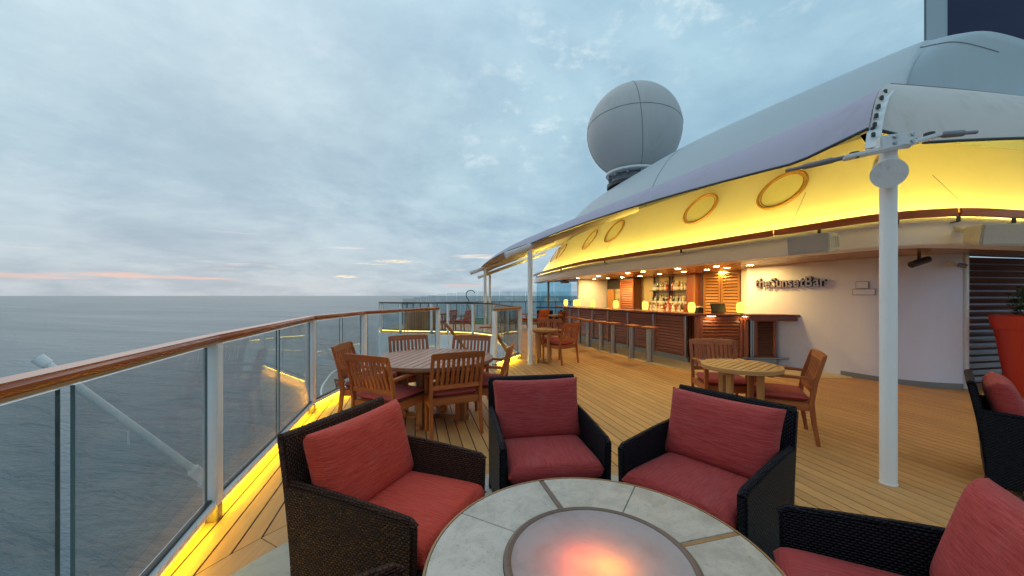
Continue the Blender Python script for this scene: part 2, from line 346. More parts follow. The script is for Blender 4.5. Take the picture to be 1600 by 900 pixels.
# ------------------------------------------------------------------ mesh helpers
class MB:
    def __init__(s): s.v = []; s.f = []
    def add(s, vs, fs):
        o = len(s.v); s.v += [tuple(p) for p in vs]; s.f += [tuple(i + o for i in f) for f in fs]; return s
    def box(s, c, d, rz=0.0, mat=None):
        cx, cy, cz = c; x, y, z = d[0] / 2, d[1] / 2, d[2] / 2
        ca, sa = math.cos(rz), math.sin(rz)
        pts = []
        for k in (-z, z):
            for (i, j) in ((-x, -y), (x, -y), (x, y), (-x, y)):
                p = Vector((i, j, k))
                if mat is not None: p = mat @ p
                else: p = Vector((ca * p.x - sa * p.y, sa * p.x + ca * p.y, p.z))
                pts.append((p.x + cx, p.y + cy, p.z + cz))
        return s.add(pts, [(3, 2, 1, 0), (4, 5, 6, 7), (0, 1, 5, 4), (1, 2, 6, 5), (2, 3, 7, 6), (3, 0, 4, 7)])
    def bar(s, p, q, w, h, up=(0, 0, 1)):
        p, q = Vector(p), Vector(q); d = (q - p); l = d.length; d.normalize()
        up = Vector(up); sd = d.cross(up)
        if sd.length < 1e-5: sd = d.cross(Vector((1, 0, 0)))
        sd.normalize(); u = sd.cross(d).normalized()
        pts = []
        for e in (p, q):
            for (i, j) in ((-1, -1), (1, -1), (1, 1), (-1, 1)):
                pts.append(e + sd * (i * w / 2) + u * (j * h / 2))
        return s.add(pts, [(3, 2, 1, 0), (4, 5, 6, 7), (0, 1, 5, 4), (1, 2, 6, 5), (2, 3, 7, 6), (3, 0, 4, 7)][::1])
    def prism(s, poly, z0, z1):
        n = len(poly)
        a = sum(poly[i][0] * poly[(i + 1) % n][1] - poly[(i + 1) % n][0] * poly[i][1] for i in range(n))
        if a < 0: poly = poly[::-1]
        vs = [(x, y, z0) for x, y in poly] + [(x, y, z1) for x, y in poly]
        fs = [tuple(range(n - 1, -1, -1)), tuple(range(n, 2 * n))]
        fs += [(i, (i + 1) % n, n + (i + 1) % n, n + i) for i in range(n)]
        return s.add(vs, fs)
    def tube(s, pts, r, n=12, caps=True):
        pts = [Vector(p) for p in pts]; k = len(pts)
        rs = r if isinstance(r, (list, tuple)) else [r] * k
        vs = []; u = None
        for i, p in enumerate(pts):
            d = (pts[min(i + 1, k - 1)] - pts[max(i - 1, 0)]).normalized()
            if u is None:
                u = d.orthogonal().normalized()
            u = (u - d * u.dot(d)).normalized(); w = d.cross(u)
            for j in range(n):
                a = 2 * math.pi * j / n
                vs.append(p + (u * math.cos(a) + w * math.sin(a)) * rs[i])
        fs = []
        for i in range(k - 1):
            for j in range(n):
                fs.append((i * n + j, i * n + (j + 1) % n, (i + 1) * n + (j + 1) % n, (i + 1) * n + j))
        if caps:
            fs.append(tuple(range(n - 1, -1, -1))); fs.append(tuple((k - 1) * n + j for j in range(n)))
        return s.add(vs, fs)
    def lathe(s, prof, n=24, c=(0, 0, 0), caps=True):
        k = len(prof); vs = []
        for r, z in prof:
            for j in range(n):
                a = 2 * math.pi * j / n
                vs.append((c[0] + r * math.cos(a), c[1] + r * math.sin(a), c[2] + z))
        fs = [(i * n + j, i * n + (j + 1) % n, (i + 1) * n + (j + 1) % n, (i + 1) * n + j) for i in range(k - 1) for j in range(n)]
        if caps:
            fs.append(tuple(range(n - 1, -1, -1))); fs.append(tuple((k - 1) * n + j for j in range(n)))
        return s.add(vs, fs)
    def sweep(s, path, prof, closed_prof=True, caps=True):
        # path: plan points, prof: (offset to the left of travel, z)
        nr = normals(path); k = len(prof); vs = []
        for (x, y), (nx, ny) in zip(path, nr):
            for o, z in prof: vs.append((x + nx * o, y + ny * o, z))
        fs = []
        for i in range(len(path) - 1):
            for j in range(k if closed_prof else k - 1):
                a, b_ = j, (j + 1) % k
                fs.append((i * k + a, i * k + b_, (i + 1) * k + b_, (i + 1) * k + a))
        if closed_prof and caps:
            fs.append(tuple(range(k))); fs.append(tuple((len(path) - 1) * k + j for j in range(k - 1, -1, -1)))
        return s.add(vs, fs)
    def grid(s, fn, nu, nv):
        vs = [fn(i / nu, j / nv) for i in range(nu + 1) for j in range(nv + 1)]
        fs = [(i * (nv + 1) + j, (i + 1) * (nv + 1) + j, (i + 1) * (nv + 1) + j + 1, i * (nv + 1) + j + 1) for i in range(nu) for j in range(nv)]
        return s.add(vs, fs)
    def build(s, name, m, parent=None, bevel=0.0, smooth=False, seg=2, weld=True, solid=0.0, angle=40):
        me = bpy.data.meshes.new(name)
        bm = bmesh.new()
        vs = [bm.verts.new(p) for p in s.v]
        for f in s.f:
            try: bm.faces.new([vs[i] for i in f])
            except ValueError: pass
        if weld: bmesh.ops.remove_doubles(bm, verts=bm.verts, dist=1e-5)
        bmesh.ops.recalc_face_normals(bm, faces=bm.faces)
        if solid:
            bmesh.ops.solidify(bm, geom=bm.faces[:], thickness=solid)
        if bevel:
            ed = [e for e in bm.edges if len(e.link_faces) == 2 and e.calc_face_angle(0) > R(35)]
            bmesh.ops.bevel(bm, geom=ed, offset=bevel, segments=seg, affect='EDGES', clamp_overlap=True)
        uvl = bm.loops.layers.uv.new('UV')
        if s.v:
            mn = [min(p[i] for p in s.v) for i in range(3)]; mxx = [max(p[i] for p in s.v) for i in range(3)]
            ext = [mxx[i] - mn[i] for i in range(3)]
            g = ext.index(max(ext))
            for f in bm.faces:
                nn = f.normal; a = [abs(nn.x), abs(nn.y), abs(nn.z)]; d = a.index(max(a))
                rest = [i for i in range(3) if i != d]
                if g in rest: ui, vi = g, [i for i in rest if i != g][0]
                else: ui, vi = rest
                for l in f.loops: l[uvl].uv = (l.vert.co[ui], l.vert.co[vi])
        bm.to_mesh(me); bm.free()
        if smooth:
            for p in me.polygons: p.use_smooth = True
            me.set_sharp_from_angle(angle=R(angle))
        elif bevel and seg > 1:
            for p in me.polygons: p.use_smooth = True
            me.set_sharp_from_angle(angle=R(50))
        o = bpy.data.objects.new(name, me); COL.objects.link(o)
        me.materials.append(m)
        if parent is not None: o.parent = parent
        return o
def normals(path):
    n = len(path); out = []
    for i in range(n):
        a, b = Vector(path[max(i - 1, 0)]), Vector(path[min(i + 1, n - 1)])
        if 0 < i < n - 1:
            d1 = (Vector(path[i]) - a).normalized(); d2 = (b - Vector(path[i])).normalized()
            d = (d1 + d2).normalized(); k = 1 / max(0.5, d.dot(d1))
        else: d = (b - a).normalized(); k = 1
        out.append((-d.y * k, d.x * k))
    return out
def smooth_path(pts, n=6):
    out = []
    for i in range(len(pts) - 1):
        p0, p1, p2, p3 = pts[max(i - 1, 0)], pts[i], pts[i + 1], pts[min(i + 2, len(pts) - 1)]
        for k in range(n):
            t = k / n
            out.append(tuple(0.5 * ((2 * b) + (c - a) * t + (2 * a - 5 * b + 4 * c - d) * t * t + (-a + 3 * b - 3 * c + d) * t ** 3)
                             for a, b, c, d in zip(p0, p1, p2, p3)))
    out.append(tuple(pts[-1])); return out
def tag(o, label=None, cat=None, group=None, kind=None):
    if label: o['label'] = label
    if cat: o['category'] = cat
    if group: o['group'] = group
    if kind: o['kind'] = kind
    return o
def thing(name, label, cat, loc=(0, 0, 0), rz=0.0, group=None):
    o = bpy.data.objects.new(name, None); COL.objects.link(o)
    o.location = loc; o.rotation_euler = (0, 0, rz); o.empty_display_size = 0.1
    return tag(o, label, cat, group)
def kids(o): return [c for c in bpy.data.objects if c.parent == o]
def copy_tree(o, parent=None, depth=0):
    c = o.copy(); COL.objects.link(c)
    if parent is not None: c.parent = parent
    for ch in CH.get(o.name) or CH.setdefault(o.name, kids(o)): copy_tree(ch, c, depth + 1)
    return c
CH = {}
def place(proto, loc, rz, label, first, group=None):
    o = proto if first else copy_tree(proto)
    o.location = loc; o.rotation_euler = (0, 0, rz); o['label'] = label
    if group: o['group'] = group
    return o
def face(dx, dy): return math.atan2(dy, dx) + math.pi / 2      # rz of a thing whose front is local -Y
def struct(o): o['kind'] = 'structure'; return o

# ------------------------------------------------------------------ sea
mb = MB()
rings = [0, 60, 200, 700, 2500, 9000, 30000, 70000]
for i in range(len(rings) - 1):
    for j in range(48):
        a, b = 2 * math.pi * j / 48, 2 * math.pi * (j + 1) / 48
        P = lambda r, t: (r * math.cos(t), r * math.sin(t), -27.0)
        if rings[i] == 0: mb.add([P(0, 0), P(rings[1], a), P(rings[1], b)], [(0, 1, 2)])
        else: mb.add([P(rings[i], a), P(rings[i + 1], a), P(rings[i + 1], b), P(rings[i], b)], [(0, 1, 2, 3)])
struct(mb.build('sea', M['sea']))

# ------------------------------------------------------------------ deck
A_, B_, C_, D_ = (-1.975, 2.478), (-2.545, 4.765), (-2.48, 6.26), (-1.66, 8.39)
N_ = (-1.25, 0.23); N2_ = (-0.52, -2.0)
E_, F_ = (-0.355, 7.67), (0.18, 8.80)
FAR = [(-0.62, 13.1), (-1.46, 14.05), (-2.46, 14.4), (-3.13, 14.6), (-4.4, 14.8), (-5.3, 15.2), (-5.75, 16.3)]
EDGE_L = [N2_, N_, A_, B_, C_, D_]
def off_out(path, o):  # shift to the right of travel (negative = left)
    return [(x - nx * o, y - ny * o) for (x, y), (nx, ny) in zip(path, normals(path))]
outer = off_out(EDGE_L, -0.06)
outl = [(p[0] - 0.0, p[1]) for p in outer]
deck_poly = outl + [E_, F_] + FAR + [(-5.6, 19), (-4.5, 23), (-2.5, 25.4), (1, 26), (14, 26), (14, -4), (0.2, -4)]
TH = math.atan2(0.968, -0.25)           # planks run along this direction
ca, sa = math.cos(-TH), math.sin(-TH)
loc_poly = [(ca * x - sa * y, sa * x + ca * y) for x, y in deck_poly]
tris = tessellate_polygon([[Vector((x, y, 0)) for x, y in loc_poly]])
def clip(poly, c, sgn):
    out = []
    for i in range(len(poly)):
        p, q = poly[i], poly[(i + 1) % len(poly)]
        dp, dq = (p[1] - c) * sgn, (q[1] - c) * sgn
        if dp >= 0: out.append(p)
        if dp * dq < 0:
            t = dp / (dp - dq); out.append((p[0] + (q[0] - p[0]) * t, p[1] + (q[1] - p[1]) * t))
    return out
deck = thing('deck', None, None, (0, 0, 0), TH); deck['kind'] = 'structure'
mb = MB().prism(loc_poly, -0.10, -0.005); mb.build('caulked_base', M['caulk'], deck)
PW = 0.1135
ymin = min(p[1] for p in loc_poly); ymax = max(p[1] for p in loc_poly)
k = int(math.floor(ymin / PW)); n_pl = 0
while k * PW < ymax:
    y0, y1 = k * PW + 0.0056, (k + 1) * PW - 0.0056
    mb = MB()
    for t in tris:
        poly = clip(clip([loc_poly[i] for i in t], y0, 1), y1, -1)
        if len(poly) >= 3:
            n = len(poly)
            ar = sum(poly[i][0] * poly[(i + 1) % n][1] - poly[(i + 1) % n][0] * poly[i][1] for i in range(n))
            if abs(ar) < 1e-5: continue
            if ar < 0: poly = poly[::-1]
            vs = [(x, y, 0) for x, y in poly] + [(x, y, -0.005) for x, y in poly]
            fs = [tuple(range(n))]
            for i in range(n):
                j = (i + 1) % n
                if abs(poly[i][1] - poly[j][1]) < 1e-6: fs.append((i, i + n, j + n, j))
            mb.add(vs, fs)
    if mb.v: mb.build('plank', M['deck'], deck); n_pl += 1
    k += 1
# white hull edge and outboard kerb below the railing
mb = MB(); mb.sweep(off_out(EDGE_L, -0.075), [(0, -3.0), (0, -0.01), (0.06, -0.01), (0.06, -3.0)])
struct(mb.build('deck_edge', M['white']))
mb = MB(); mb.sweep([D_, E_, F_] + FAR, [(0.0, -3.0), (0.0, -0.012), (0.05, -0.012), (0.05, -3.0)])
struct(mb.build('deck_edge', M['white']))

# round stone pad under the fire table, with a margin board round it
TC = (0.29, 1.24)
PADR = 1.92
struct(MB().lathe([(0.0, 0.001), (PADR, 0.001), (PADR, 0.008), (0.0, 0.008)], 96, (*TC, 0), caps=False).build('stone_pad', M['pad'], None, smooth=True))
mr = thing('pad_margin', None, None); mr['kind'] = 'structure'
for k in range(12):
    a0, a1 = 2 * math.pi * k / 12 + 0.004, 2 * math.pi * (k + 1) / 12
    poly = [(TC[0] + (PADR + 0.175) * math.cos(a0 + (a1 - a0) * i / 8), TC[1] + (PADR + 0.175) * math.sin(a0 + (a1 - a0) * i / 8)) for i in range(9)]
    poly += [(TC[0] + (PADR + 0.004) * math.cos(a1 + (a0 - a1) * i / 8), TC[1] + (PADR + 0.004) * math.sin(a1 + (a0 - a1) * i / 8)) for i in range(9)]
    MB().prism(poly, 0.001, 0.004).build('margin_board', M['margin'], mr)
struct(MB().lathe([(PADR + 0.17, 0.0005), (PADR + 0.183, 0.0005), (PADR + 0.183, 0.0025), (PADR + 0.17, 0.0025)], 96, (*TC, 0), caps=False).build('margin_seam', M['caulk']))

# ------------------------------------------------------------------ glass railing
RZ0, RZ1 = 1.165, 1.215
def rail_piece(p, q, parent, m, w=0.112, h=0.043, edge=True, ext=0.0):
    d = (Vector(q) - Vector(p)).normalized()
    p2, q2 = Vector(p) - d * ext, Vector(q) + d * ext
    o = MB().bar((p2.x, p2.y, RZ0 + 0.016 + h / 2), (q2.x, q2.y, RZ0 + 0.016 + h / 2), w, h).build('handrail', m, parent, 0.016, seg=3)
    if edge: MB().bar((p2.x, p2.y, RZ0 + 0.007), (q2.x, q2.y, RZ0 + 0.007), w * 0.62, 0.016).build('rail_underlay', M['rail_edge'], parent, 0.003)
def railing(name, label, pts, group=None, rail_m=None, posts=None, panes=2, gm=None, led=True, inner=1, catch=True, led_m=None):
    t = thing(name, label, 'railing', (0, 0, 0), 0, group)
    gm = gm or M['glass']; rail_m = rail_m or M['rail']
    for i, p in enumerate(pts):
        if posts is not None and i not in posts: continue
        a = Vector(pts[max(i - 1, 0)]); b = Vector(pts[min(i + 1, len(pts) - 1)]); d = (b - a).normalized()
        rz = math.atan2(d.y, d.x)
        nx, ny = -d.y * inner, d.x * inner
        po = MB().box((p[0] + nx * 0.00, p[1] + ny * 0.0, (RZ0 + 0.098) / 2), (0.085, 0.085, RZ0 - 0.098), rz).build('post', M['white'], t, 0.006)
        MB().box((p[0], p[1], 0.0495), (0.078, 0.078, 0.097), rz).build('post_foot', M['steel'], po, 0.004)
    for i in range(len(pts) - 1):
        p, q = Vector(pts[i]), Vector(pts[i + 1]); d = (q - p); l = d.length; d.normalize()
        n_in = Vector((-d.y, d.x)) * inner
        rail_piece(p, q, t, rail_m, ext=0.012)
        po = -0.0
        sl = MB().bar((*(p + d * 0.05 + n_in * po), 0.117), (*(q - d * 0.05 + n_in * po), 0.117), 0.075, 0.038).build('sill', M['white'], t, 0.004)
        MB().bar((*(p + d * 0.05), 0.145), (*(q - d * 0.05), 0.145), 0.024, 0.018).build('glazing_channel', M['black'], sl)
        if led:
            MB().bar((*(p + d * 0.06 + n_in * 0.006), 0.091), (*(q - d * 0.06 + n_in * 0.006), 0.091), 0.022, 0.012).build('led_strip', led_m or M['led_deck'], t)
            if catch: MB().bar((*(p + d * 0.05 - n_in * 0.03), 0.05), (*(q - d * 0.05 - n_in * 0.03), 0.05), 0.01, 0.095).build('catch_plate', M['white'], t)  # white plate added outboard to catch the LED strip's light
        np_ = panes if l > 1.0 else 1
        g0, g1 = 0.10, l - 0.10
        for k in range(np_):
            a = g0 + (g1 - g0) * k / np_ + (0.035 if k else 0); b = g0 + (g1 - g0) * (k + 1) / np_ - (0.035 if k < np_ - 1 else 0)
            c = p + d * ((a + b) / 2)
            pane = MB().box((c.x, c.y, (0.15 + 1.15) / 2), (b - a, 0.012, 1.00), math.atan2(d.y, d.x)).build('glass_pane', gm, t)
            for e in (a, b):
                c2 = p + d * (e + (0.002 if e == b else -0.002))
                MB().box((c2.x, c2.y, 0.65), (0.003, 0.0125, 1.0), math.atan2(d.y, d.x)).build('pane_edge', M['glass_edge'], pane)
    return t
railing('glass_railing', 'long glass railing with varnished wood handrail and white posts beside the lounge chairs', EDGE_L, inner=-1)
railing('glass_railing', 'short glass railing with pale handrail on the right of the stairs', [E_, F_], inner=-1, panes=2, rail_m=M['teak_pale'])
railing('glass_railing', 'far balcony glass railing with dark handrail behind the stairwell', [F_] + FAR, inner=-1, panes=2, rail_m=M['rail_dark'], gm=M['glass_clear'], catch=False, led_m=M['led_far'])

# white boom tube hung outside the railing
t = thing('boom', 'white boom tube slanting down outside the nearest railing glass', 'boom', (-2.35, 2.86, 0.0))
def rel(p): return tuple(Vector(p) - Vector((-2.35, 2.86, 0)))
MB().tube([rel((-3.02, 2.40, 1.07)), rel((-2.44, 2.90, 0.12))], 0.026, 16).build('tube', M['white'], t, smooth=True)
MB().tube([rel((-3.03, 2.392, 1.086)), rel((-3.00, 2.418, 1.037))], 0.034, 16).build('end_cap', M['white'], t, smooth=True)
MB().bar(rel((-2.46, 2.88, 0.15)), rel((-2.40, 2.935, 0.05)), 0.075, 0.075).build('socket', M['white'], t, 0.01)
MB().bar(rel((-2.42, 2.92, 0.03)), rel((-2.02, 2.86, -0.06)), 0.07, 0.05).build('bracket', M['white'], t, 0.008)
MB().tube([rel((-2.72, 2.66, 0.52)), rel((-2.72, 2.66, 0.42))], 0.006, 6).build('lanyard', M['white'], t)

# ------------------------------------------------------------------ stairs down between the railings
sdv = Vector((0.30, 0.954)); snv = Vector((0.954, -0.30))
s0 = Vector(((D_[0] + E_[0]) / 2 + 0.02, (D_[1] + E_[1]) / 2 + 0.12))
st = thing('stairs', 'white stairs going down between the two railings', 'stairs', (0, 0, 0))
for k in range(12):
    c = s0 + sdv * (0.15 + 0.27 * k)
    MB().box((c.x, c.y, -0.18 * (k + 1) - 0.02), (1.02, 0.27, 0.04), math.atan2(snv.y, snv.x)).build('tread', M['teak_pale'], st, 0.004)
for sgn in (-1, 1):
    a = s0 + snv * (0.54 * sgn); b = a + sdv * 3.4
    MB().bar((*a, -0.12), (*b, -2.4), 0.05, 0.34).build('stringer', M['white'], st)
    h0 = a + sdv * 0.05; h1 = a + sdv * 1.9
    MB().bar((*h0, 0.86), (*h1, -0.36), 0.07, 0.05).build('stair_handrail', M['teak_pale'], st, 0.012)
    for q in (0.2, 0.9, 1.6):
        c = a + sdv * q
        MB().tube([(*c, -0.1 - q * 0.66), (*c, 0.80 - q * 0.66)], 0.018, 8).build('baluster', M['white'], st, smooth=True)
# wooden ledge on the stair post
t = thing('wall_ledge', 'small brown wooden ledge bracketed to the white stair post', 'ledge', (E_[0] - 0.12, E_[1] + 0.25, 0.82))
MB().box((0, 0, 0), (0.40, 0.24, 0.035)).build('shelf_board', M['mahogany'], t, 0.006)
MB().bar((0.12, 0, -0.02), (0.12, 0, -0.2), 0.03, 0.05).build('bracket', M['mahogany'], t)

# lower terrace seen through the glass
low = [(-6.66, 13.1), (-7.25, 14.7), (-7.65, 16.0), (-7.7, 17.0), (-7.3, 18.4)]
struct(MB().prism([(-2.2, 7.6), (-3.6, 8.6), (-5.6, 11.0)] + low + [(-4, 19), (3, 16), (3, 8)], -2.95, -2.8).build('lower_deck', M['pad']))
t = thing('curved_railing', 'pale curved baluster railing on the deck below', 'railing')
lp = smooth_path([(-4.2, 9.4), (-5.6, 11.2)] + low, 5)
MB().tube([(x, y, -1.8) for x, y in lp], 0.035, 8).build('handrail', M['white'], t, smooth=True)
for i in range(0, len(lp) - 1):
    for q in (0.0, 0.5):
        x, y = lp[i][0] + (lp[i + 1][0] - lp[i][0]) * q, lp[i][1] + (lp[i + 1][1] - lp[i][1]) * q
        MB().tube([(x, y, -2.8), (x, y, -1.82)], 0.014, 6).build('baluster', M['white'], t)

# ------------------------------------------------------------------ deckhouse
FP = [(1.12, 19.0), (1.41, 16.2), (2.1, 12.15), (2.75, 10.1), (3.6, 7.95), (4.43, 5.77), (4.78, 4.98), (5.2, 4.68), (5.7, 4.62), (6.49, 4.76), (8.0, 5.1), (11.0, 5.7)]
PATH = smooth_path(FP, 5)
LEAN = R(57)
BL = 1.95
house = thing('deckhouse', 'white curved deckhouse with lit yellow upper band over the bar', 'building')
# fascia below the trim
fprof = [(0.36, 2.112), (0.012, 2.112), (0.0, 2.125), (0.0, 2.27), (0.012, 2.32), (0.05, 2.375), (0.11, 2.43), (0.17, 2.485), (0.20, 2.50), (0.36, 2.50)]
MB().sweep(PATH, fprof).build('fascia', M['fascia'], house, smooth=True)
# sloping band (lit from below)
b0 = 0.22; z0 = 2.40
bprof = [(b0 + BL * q * math.cos(LEAN), z0 + BL * q * math.sin(LEAN)) for q in (0, 0.25, 0.5, 0.75, 1.0)]
bprof += [(b0 + 0.1 + BL * math.cos(LEAN), z0 + BL * math.sin(LEAN)), (b0 + 0.12, z0)]
band = MB().sweep(PATH, bprof).build('sloping_band', M['band'], house, smooth=True)
def bandpt(i, s, o=0.0):
    nx, ny = normals(PATH)[i]
    c, z = b0 + s * math.cos(LEAN) - o * math.sin(LEAN), z0 + s * math.sin(LEAN) + o * math.cos(LEAN)
    return (PATH[i][0] + nx * c, PATH[i][1] + ny * c, z)
MB().tube([bandpt(i, 0.42, 0.001) for i in range(len(PATH))], 0.006, 5).build('band_seam', M['seam'], band)
for i in (12, 24, 32, 44):
    MB().tube([bandpt(i, s, 0.001) for s in (0.02, 0.6, 1.0)], 0.005, 5).build('band_seam', M['seam'], band)
# wood trim with brackets, lamp strip behind it
tp = [(-0.045, 2.452), (0.0, 2.452), (0.0, 2.552), (-0.045, 2.552)]
cuts = [0, 8, 16, 24, 31, 38, 46, len(PATH) - 1]
for a, b in zip(cuts, cuts[1:]):
    pp = PATH[a:b + 1]
    p1 = Vector(pp[-1]); p2 = Vector(pp[-2]); pp = pp[:-1] + [tuple(p1 + (p2 - p1).normalized() * 0.012)]
    MB().sweep(pp, tp).build('trim_board', M['mahogany'], house, 0.008)
for i in range(2, len(PATH) - 2, 6):
    nx, ny = normals(PATH)[i]; x, y = PATH[i]
    MB().bar((x - nx * 0.02, y - ny * 0.02, 2.456), (x - nx * 0.02, y - ny * 0.02, 2.39), 0.02, 0.035).build('trim_bracket', M['iron'], house)
    MB().bar((x - nx * 0.02, y - ny * 0.02, 2.392), (x + nx * 0.07, y + ny * 0.07, 2.392), 0.02, 0.012).build('trim_bracket', M['iron'], house)
led_path = [(x + nx * 0.030, y + ny * 0.030) for (x, y), (nx, ny) in zip(PATH, normals(PATH))]
MB().sweep(led_path, [(-0.012, 2.516), (0.012, 2.516), (0.012, 2.538), (-0.012, 2.538)]).build('light_strip', M['led'], house)
MB().sweep(led_path, [(-0.038, 2.496), (0.075, 2.496), (0.075, 2.506), (-0.038, 2.506)]).build('strip_shield', M['white'], house)  # shield added out of sight to block the strip's downward light
# upper roof: loft from the band top to a rounded crown
TOPI = [(PATH[i][0] + normals(PATH)[i][0] * (b0 + BL * math.cos(LEAN)), PATH[i][1] + normals(PATH)[i][1] * (b0 + BL * math.cos(LEAN))) for i in range(len(PATH))]
zt = z0 + BL * math.sin(LEAN)
RID = smooth_path([(3.4, 20.3, 5.6), (4.0, 17.6, 6.05), (5.0, 13.4, 6.15), (5.5, 11.2, 6.12), (6.3, 9.0, 6.07), (7.2, 6.9, 6.02), (7.45, 6.62, 6.0), (7.75, 6.5, 6.02), (8.3, 6.5, 6.06), (9.3, 6.7, 6.0), (10.4, 7.0, 5.9), (13, 7.7, 5.7)], 5)
INN = smooth_path([(7.5, 21.5, 5.0), (9, 18, 6.4), (9.5, 14, 6.5), (10, 12, 6.5), (10.5, 11, 6.5), (11, 10, 6.4), (11.2, 9.6, 6.4), (11.4, 9.4, 6.4), (12, 9.3, 6.4), (12.5, 9.5, 6.4), (13, 10, 6.4), (15, 11, 6.2)], 5)
mb = MB()
cols = 14
vs = []
n = len(PATH)
for i in range(n):
    b = Vector((*TOPI[i], zt - 0.25)); r = Vector(RID[i]); q = Vector(INN[i])
    for j in range(cols + 1):
        if j <= 9:
            u = j / 9 * math.pi / 2
            hx, hz = (1 - math.cos(u)) * 0.45 + (j / 9) * 0.55, math.sin(u) * 0.55 + (j / 9) * 0.45
            p = Vector((b.x + (r.x - b.x) * hx, b.y + (r.y - b.y) * hx, b.z + (r.z - b.z) * hz))
        else:
            w = (j - 9) / (cols - 9); p = r.lerp(q, w); p.z += 0.25 * math.sin(min(1, w * 2) * math.pi / 2)
        vs.append(p)
fs = [(i * (cols + 1) + j, (i + 1) * (cols + 1) + j, (i + 1) * (cols + 1) + j + 1, i * (cols + 1) + j + 1) for i in range(n - 1) for j in range(cols)]
# closing end at the far side
e0 = len(vs); vs.append(Vector((3.5, 18.0, 3.5))); 
for j in range(cols): fs.append((j, j + 1, e0))
mb.add(vs, fs)
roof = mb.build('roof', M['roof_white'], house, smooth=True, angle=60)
def roofline(i0, i1, j): return [vs[i * (cols + 1) + j] + Vector((-0.004, -0.004, 0.004)) for i in range(i0, i1)]
MB().tube(roofline(28, 46, 7), 0.007, 5).build('panel_seam', M['seam'], roof)
0 and MB().tube([vs[41 * (cols + 1) + j] + Vector((-.004, -.004, .004)) for j in range(0, 9)], 0.006, 5).build('panel_seam', M['seam'], roof)
0 and MB().tube([vs[30 * (cols + 1) + j] + Vector((-.004, -.004, .004)) for j in range(0, 9)], 0.006, 5).build('panel_seam', M['seam'], roof)
MB().tube([vs[14 * (cols + 1) + j] + Vector((-.004, -.004, .004)) for j in range(0, 9)], 0.006, 5).build('panel_seam', M['seam'], roof)

# portholes on the band: (path index fraction, slant distance)
PORTS = [(22.95, 1.2), (19.26, 1.27), (11.58, 1.27), (8.55, 1.27), (4.2, 1.25), (2.1, 1.25)]
NRM = normals(PATH)
for (ti, s) in PORTS:
    i = int(ti); f = ti - i
    x, y = [PATH[i][k] + (PATH[i + 1][k] - PATH[i][k]) * f for k in (0, 1)]
    d = (Vector(PATH[i + 1]) - Vector(PATH[i])).normalized(); nx, ny = -d.y, d.x
    c = Vector((x + nx * (b0 + s * math.cos(LEAN)), y + ny * (b0 + s * math.cos(LEAN)), z0 + s * math.sin(LEAN)))
    ax = Vector((d.x, d.y, 0)); up = Vector((nx * math.cos(LEAN), ny * math.cos(LEAN), math.sin(LEAN))); no = ax.cross(up)
    if no.x * nx + no.y * ny > 0: no = -no
    mat = Matrix((ax, up, no)).transposed()
    RR = 0.415
    pr = [(RR + 0.026 * math.cos(a), 0.015 + 0.022 * math.sin(a)) for a in [2 * math.pi * k / 10 for k in range(10)]]
    m1 = MB().lathe(pr + pr[:1], 40, caps=False); m1.v = [tuple(c + mat @ Vector(p)) for p in m1.v]
    rim = m1.build('porthole', M['rim_wood'], house, smooth=True)
    pr = [(RR - 0.055 + 0.009 * math.cos(a), 0.012 + 0.010 * math.sin(a)) for a in [2 * math.pi * k / 8 for k in range(8)]]
    m1 = MB().lathe(pr + pr[:1], 40, caps=False); m1.v = [tuple(c + mat @ Vector(p)) for p in m1.v]
    m1.build('rim', M['rim_wood'], rim, smooth=True)
    m1 = MB().lathe([(RR - 0.02, 0.002), (RR - 0.02, 0.009)], 40); m1.v = [tuple(c + mat @ Vector(p)) for p in m1.v]
    m1.build('pane', M['porthole_glass'], rim)

# walls under the band
WALL = smooth_path([(5.45, 8.68), (5.71, 8.03), (6.13, 6.99), (6.36, 6.42), (6.72, 6.08), (7.14, 5.94)], 6)
MB().sweep(WALL, [(0, 0.0), (0, 2.2), (0.15, 2.2), (0.15, 0.0)]).build('bar_wall', M['white_wall'], house, smooth=True)
MB().sweep(WALL[12:], [(-0.012, 0.0), (-0.012, 0.085), (-0.001, 0.085), (-0.001, 0.0)]).build('skirting', M['grey'], house)
MB().sweep([(5.6, 8.72), (6.05, 9.72)], [(0, 0), (0, 2.2), (0.1, 2.2), (0.1, 0)]).build('return_wall', M['white_wall'], house)
bl0 = Vector((6.0, 9.8)); bd = Vector((-0.327, 0.945)); bn = Vector((-0.945, -0.327))      # bn points to the bar side
def bw(s, o=0.0): p = bl0 + bd * s + bn * o; return (p.x, p.y)
BRZ = math.atan2(bd.y, bd.x)
M['tilewall'] = paint('back_bar_wall', (0.62, 0.52, 0.30), 0.4, 0.1, 4.0)
MB().box((*bw(3.1, -0.06), 1.1), (6.5, 0.1, 2.2), BRZ).build('back_wall', M['tilewall'], house)
MB().sweep([(2.65, 15.25), (3.98, 15.72)], [(0, 0), (0, 2.2), (-0.12, 2.2), (-0.12, 0)]).build('end_wall', M['white_wall'], house)
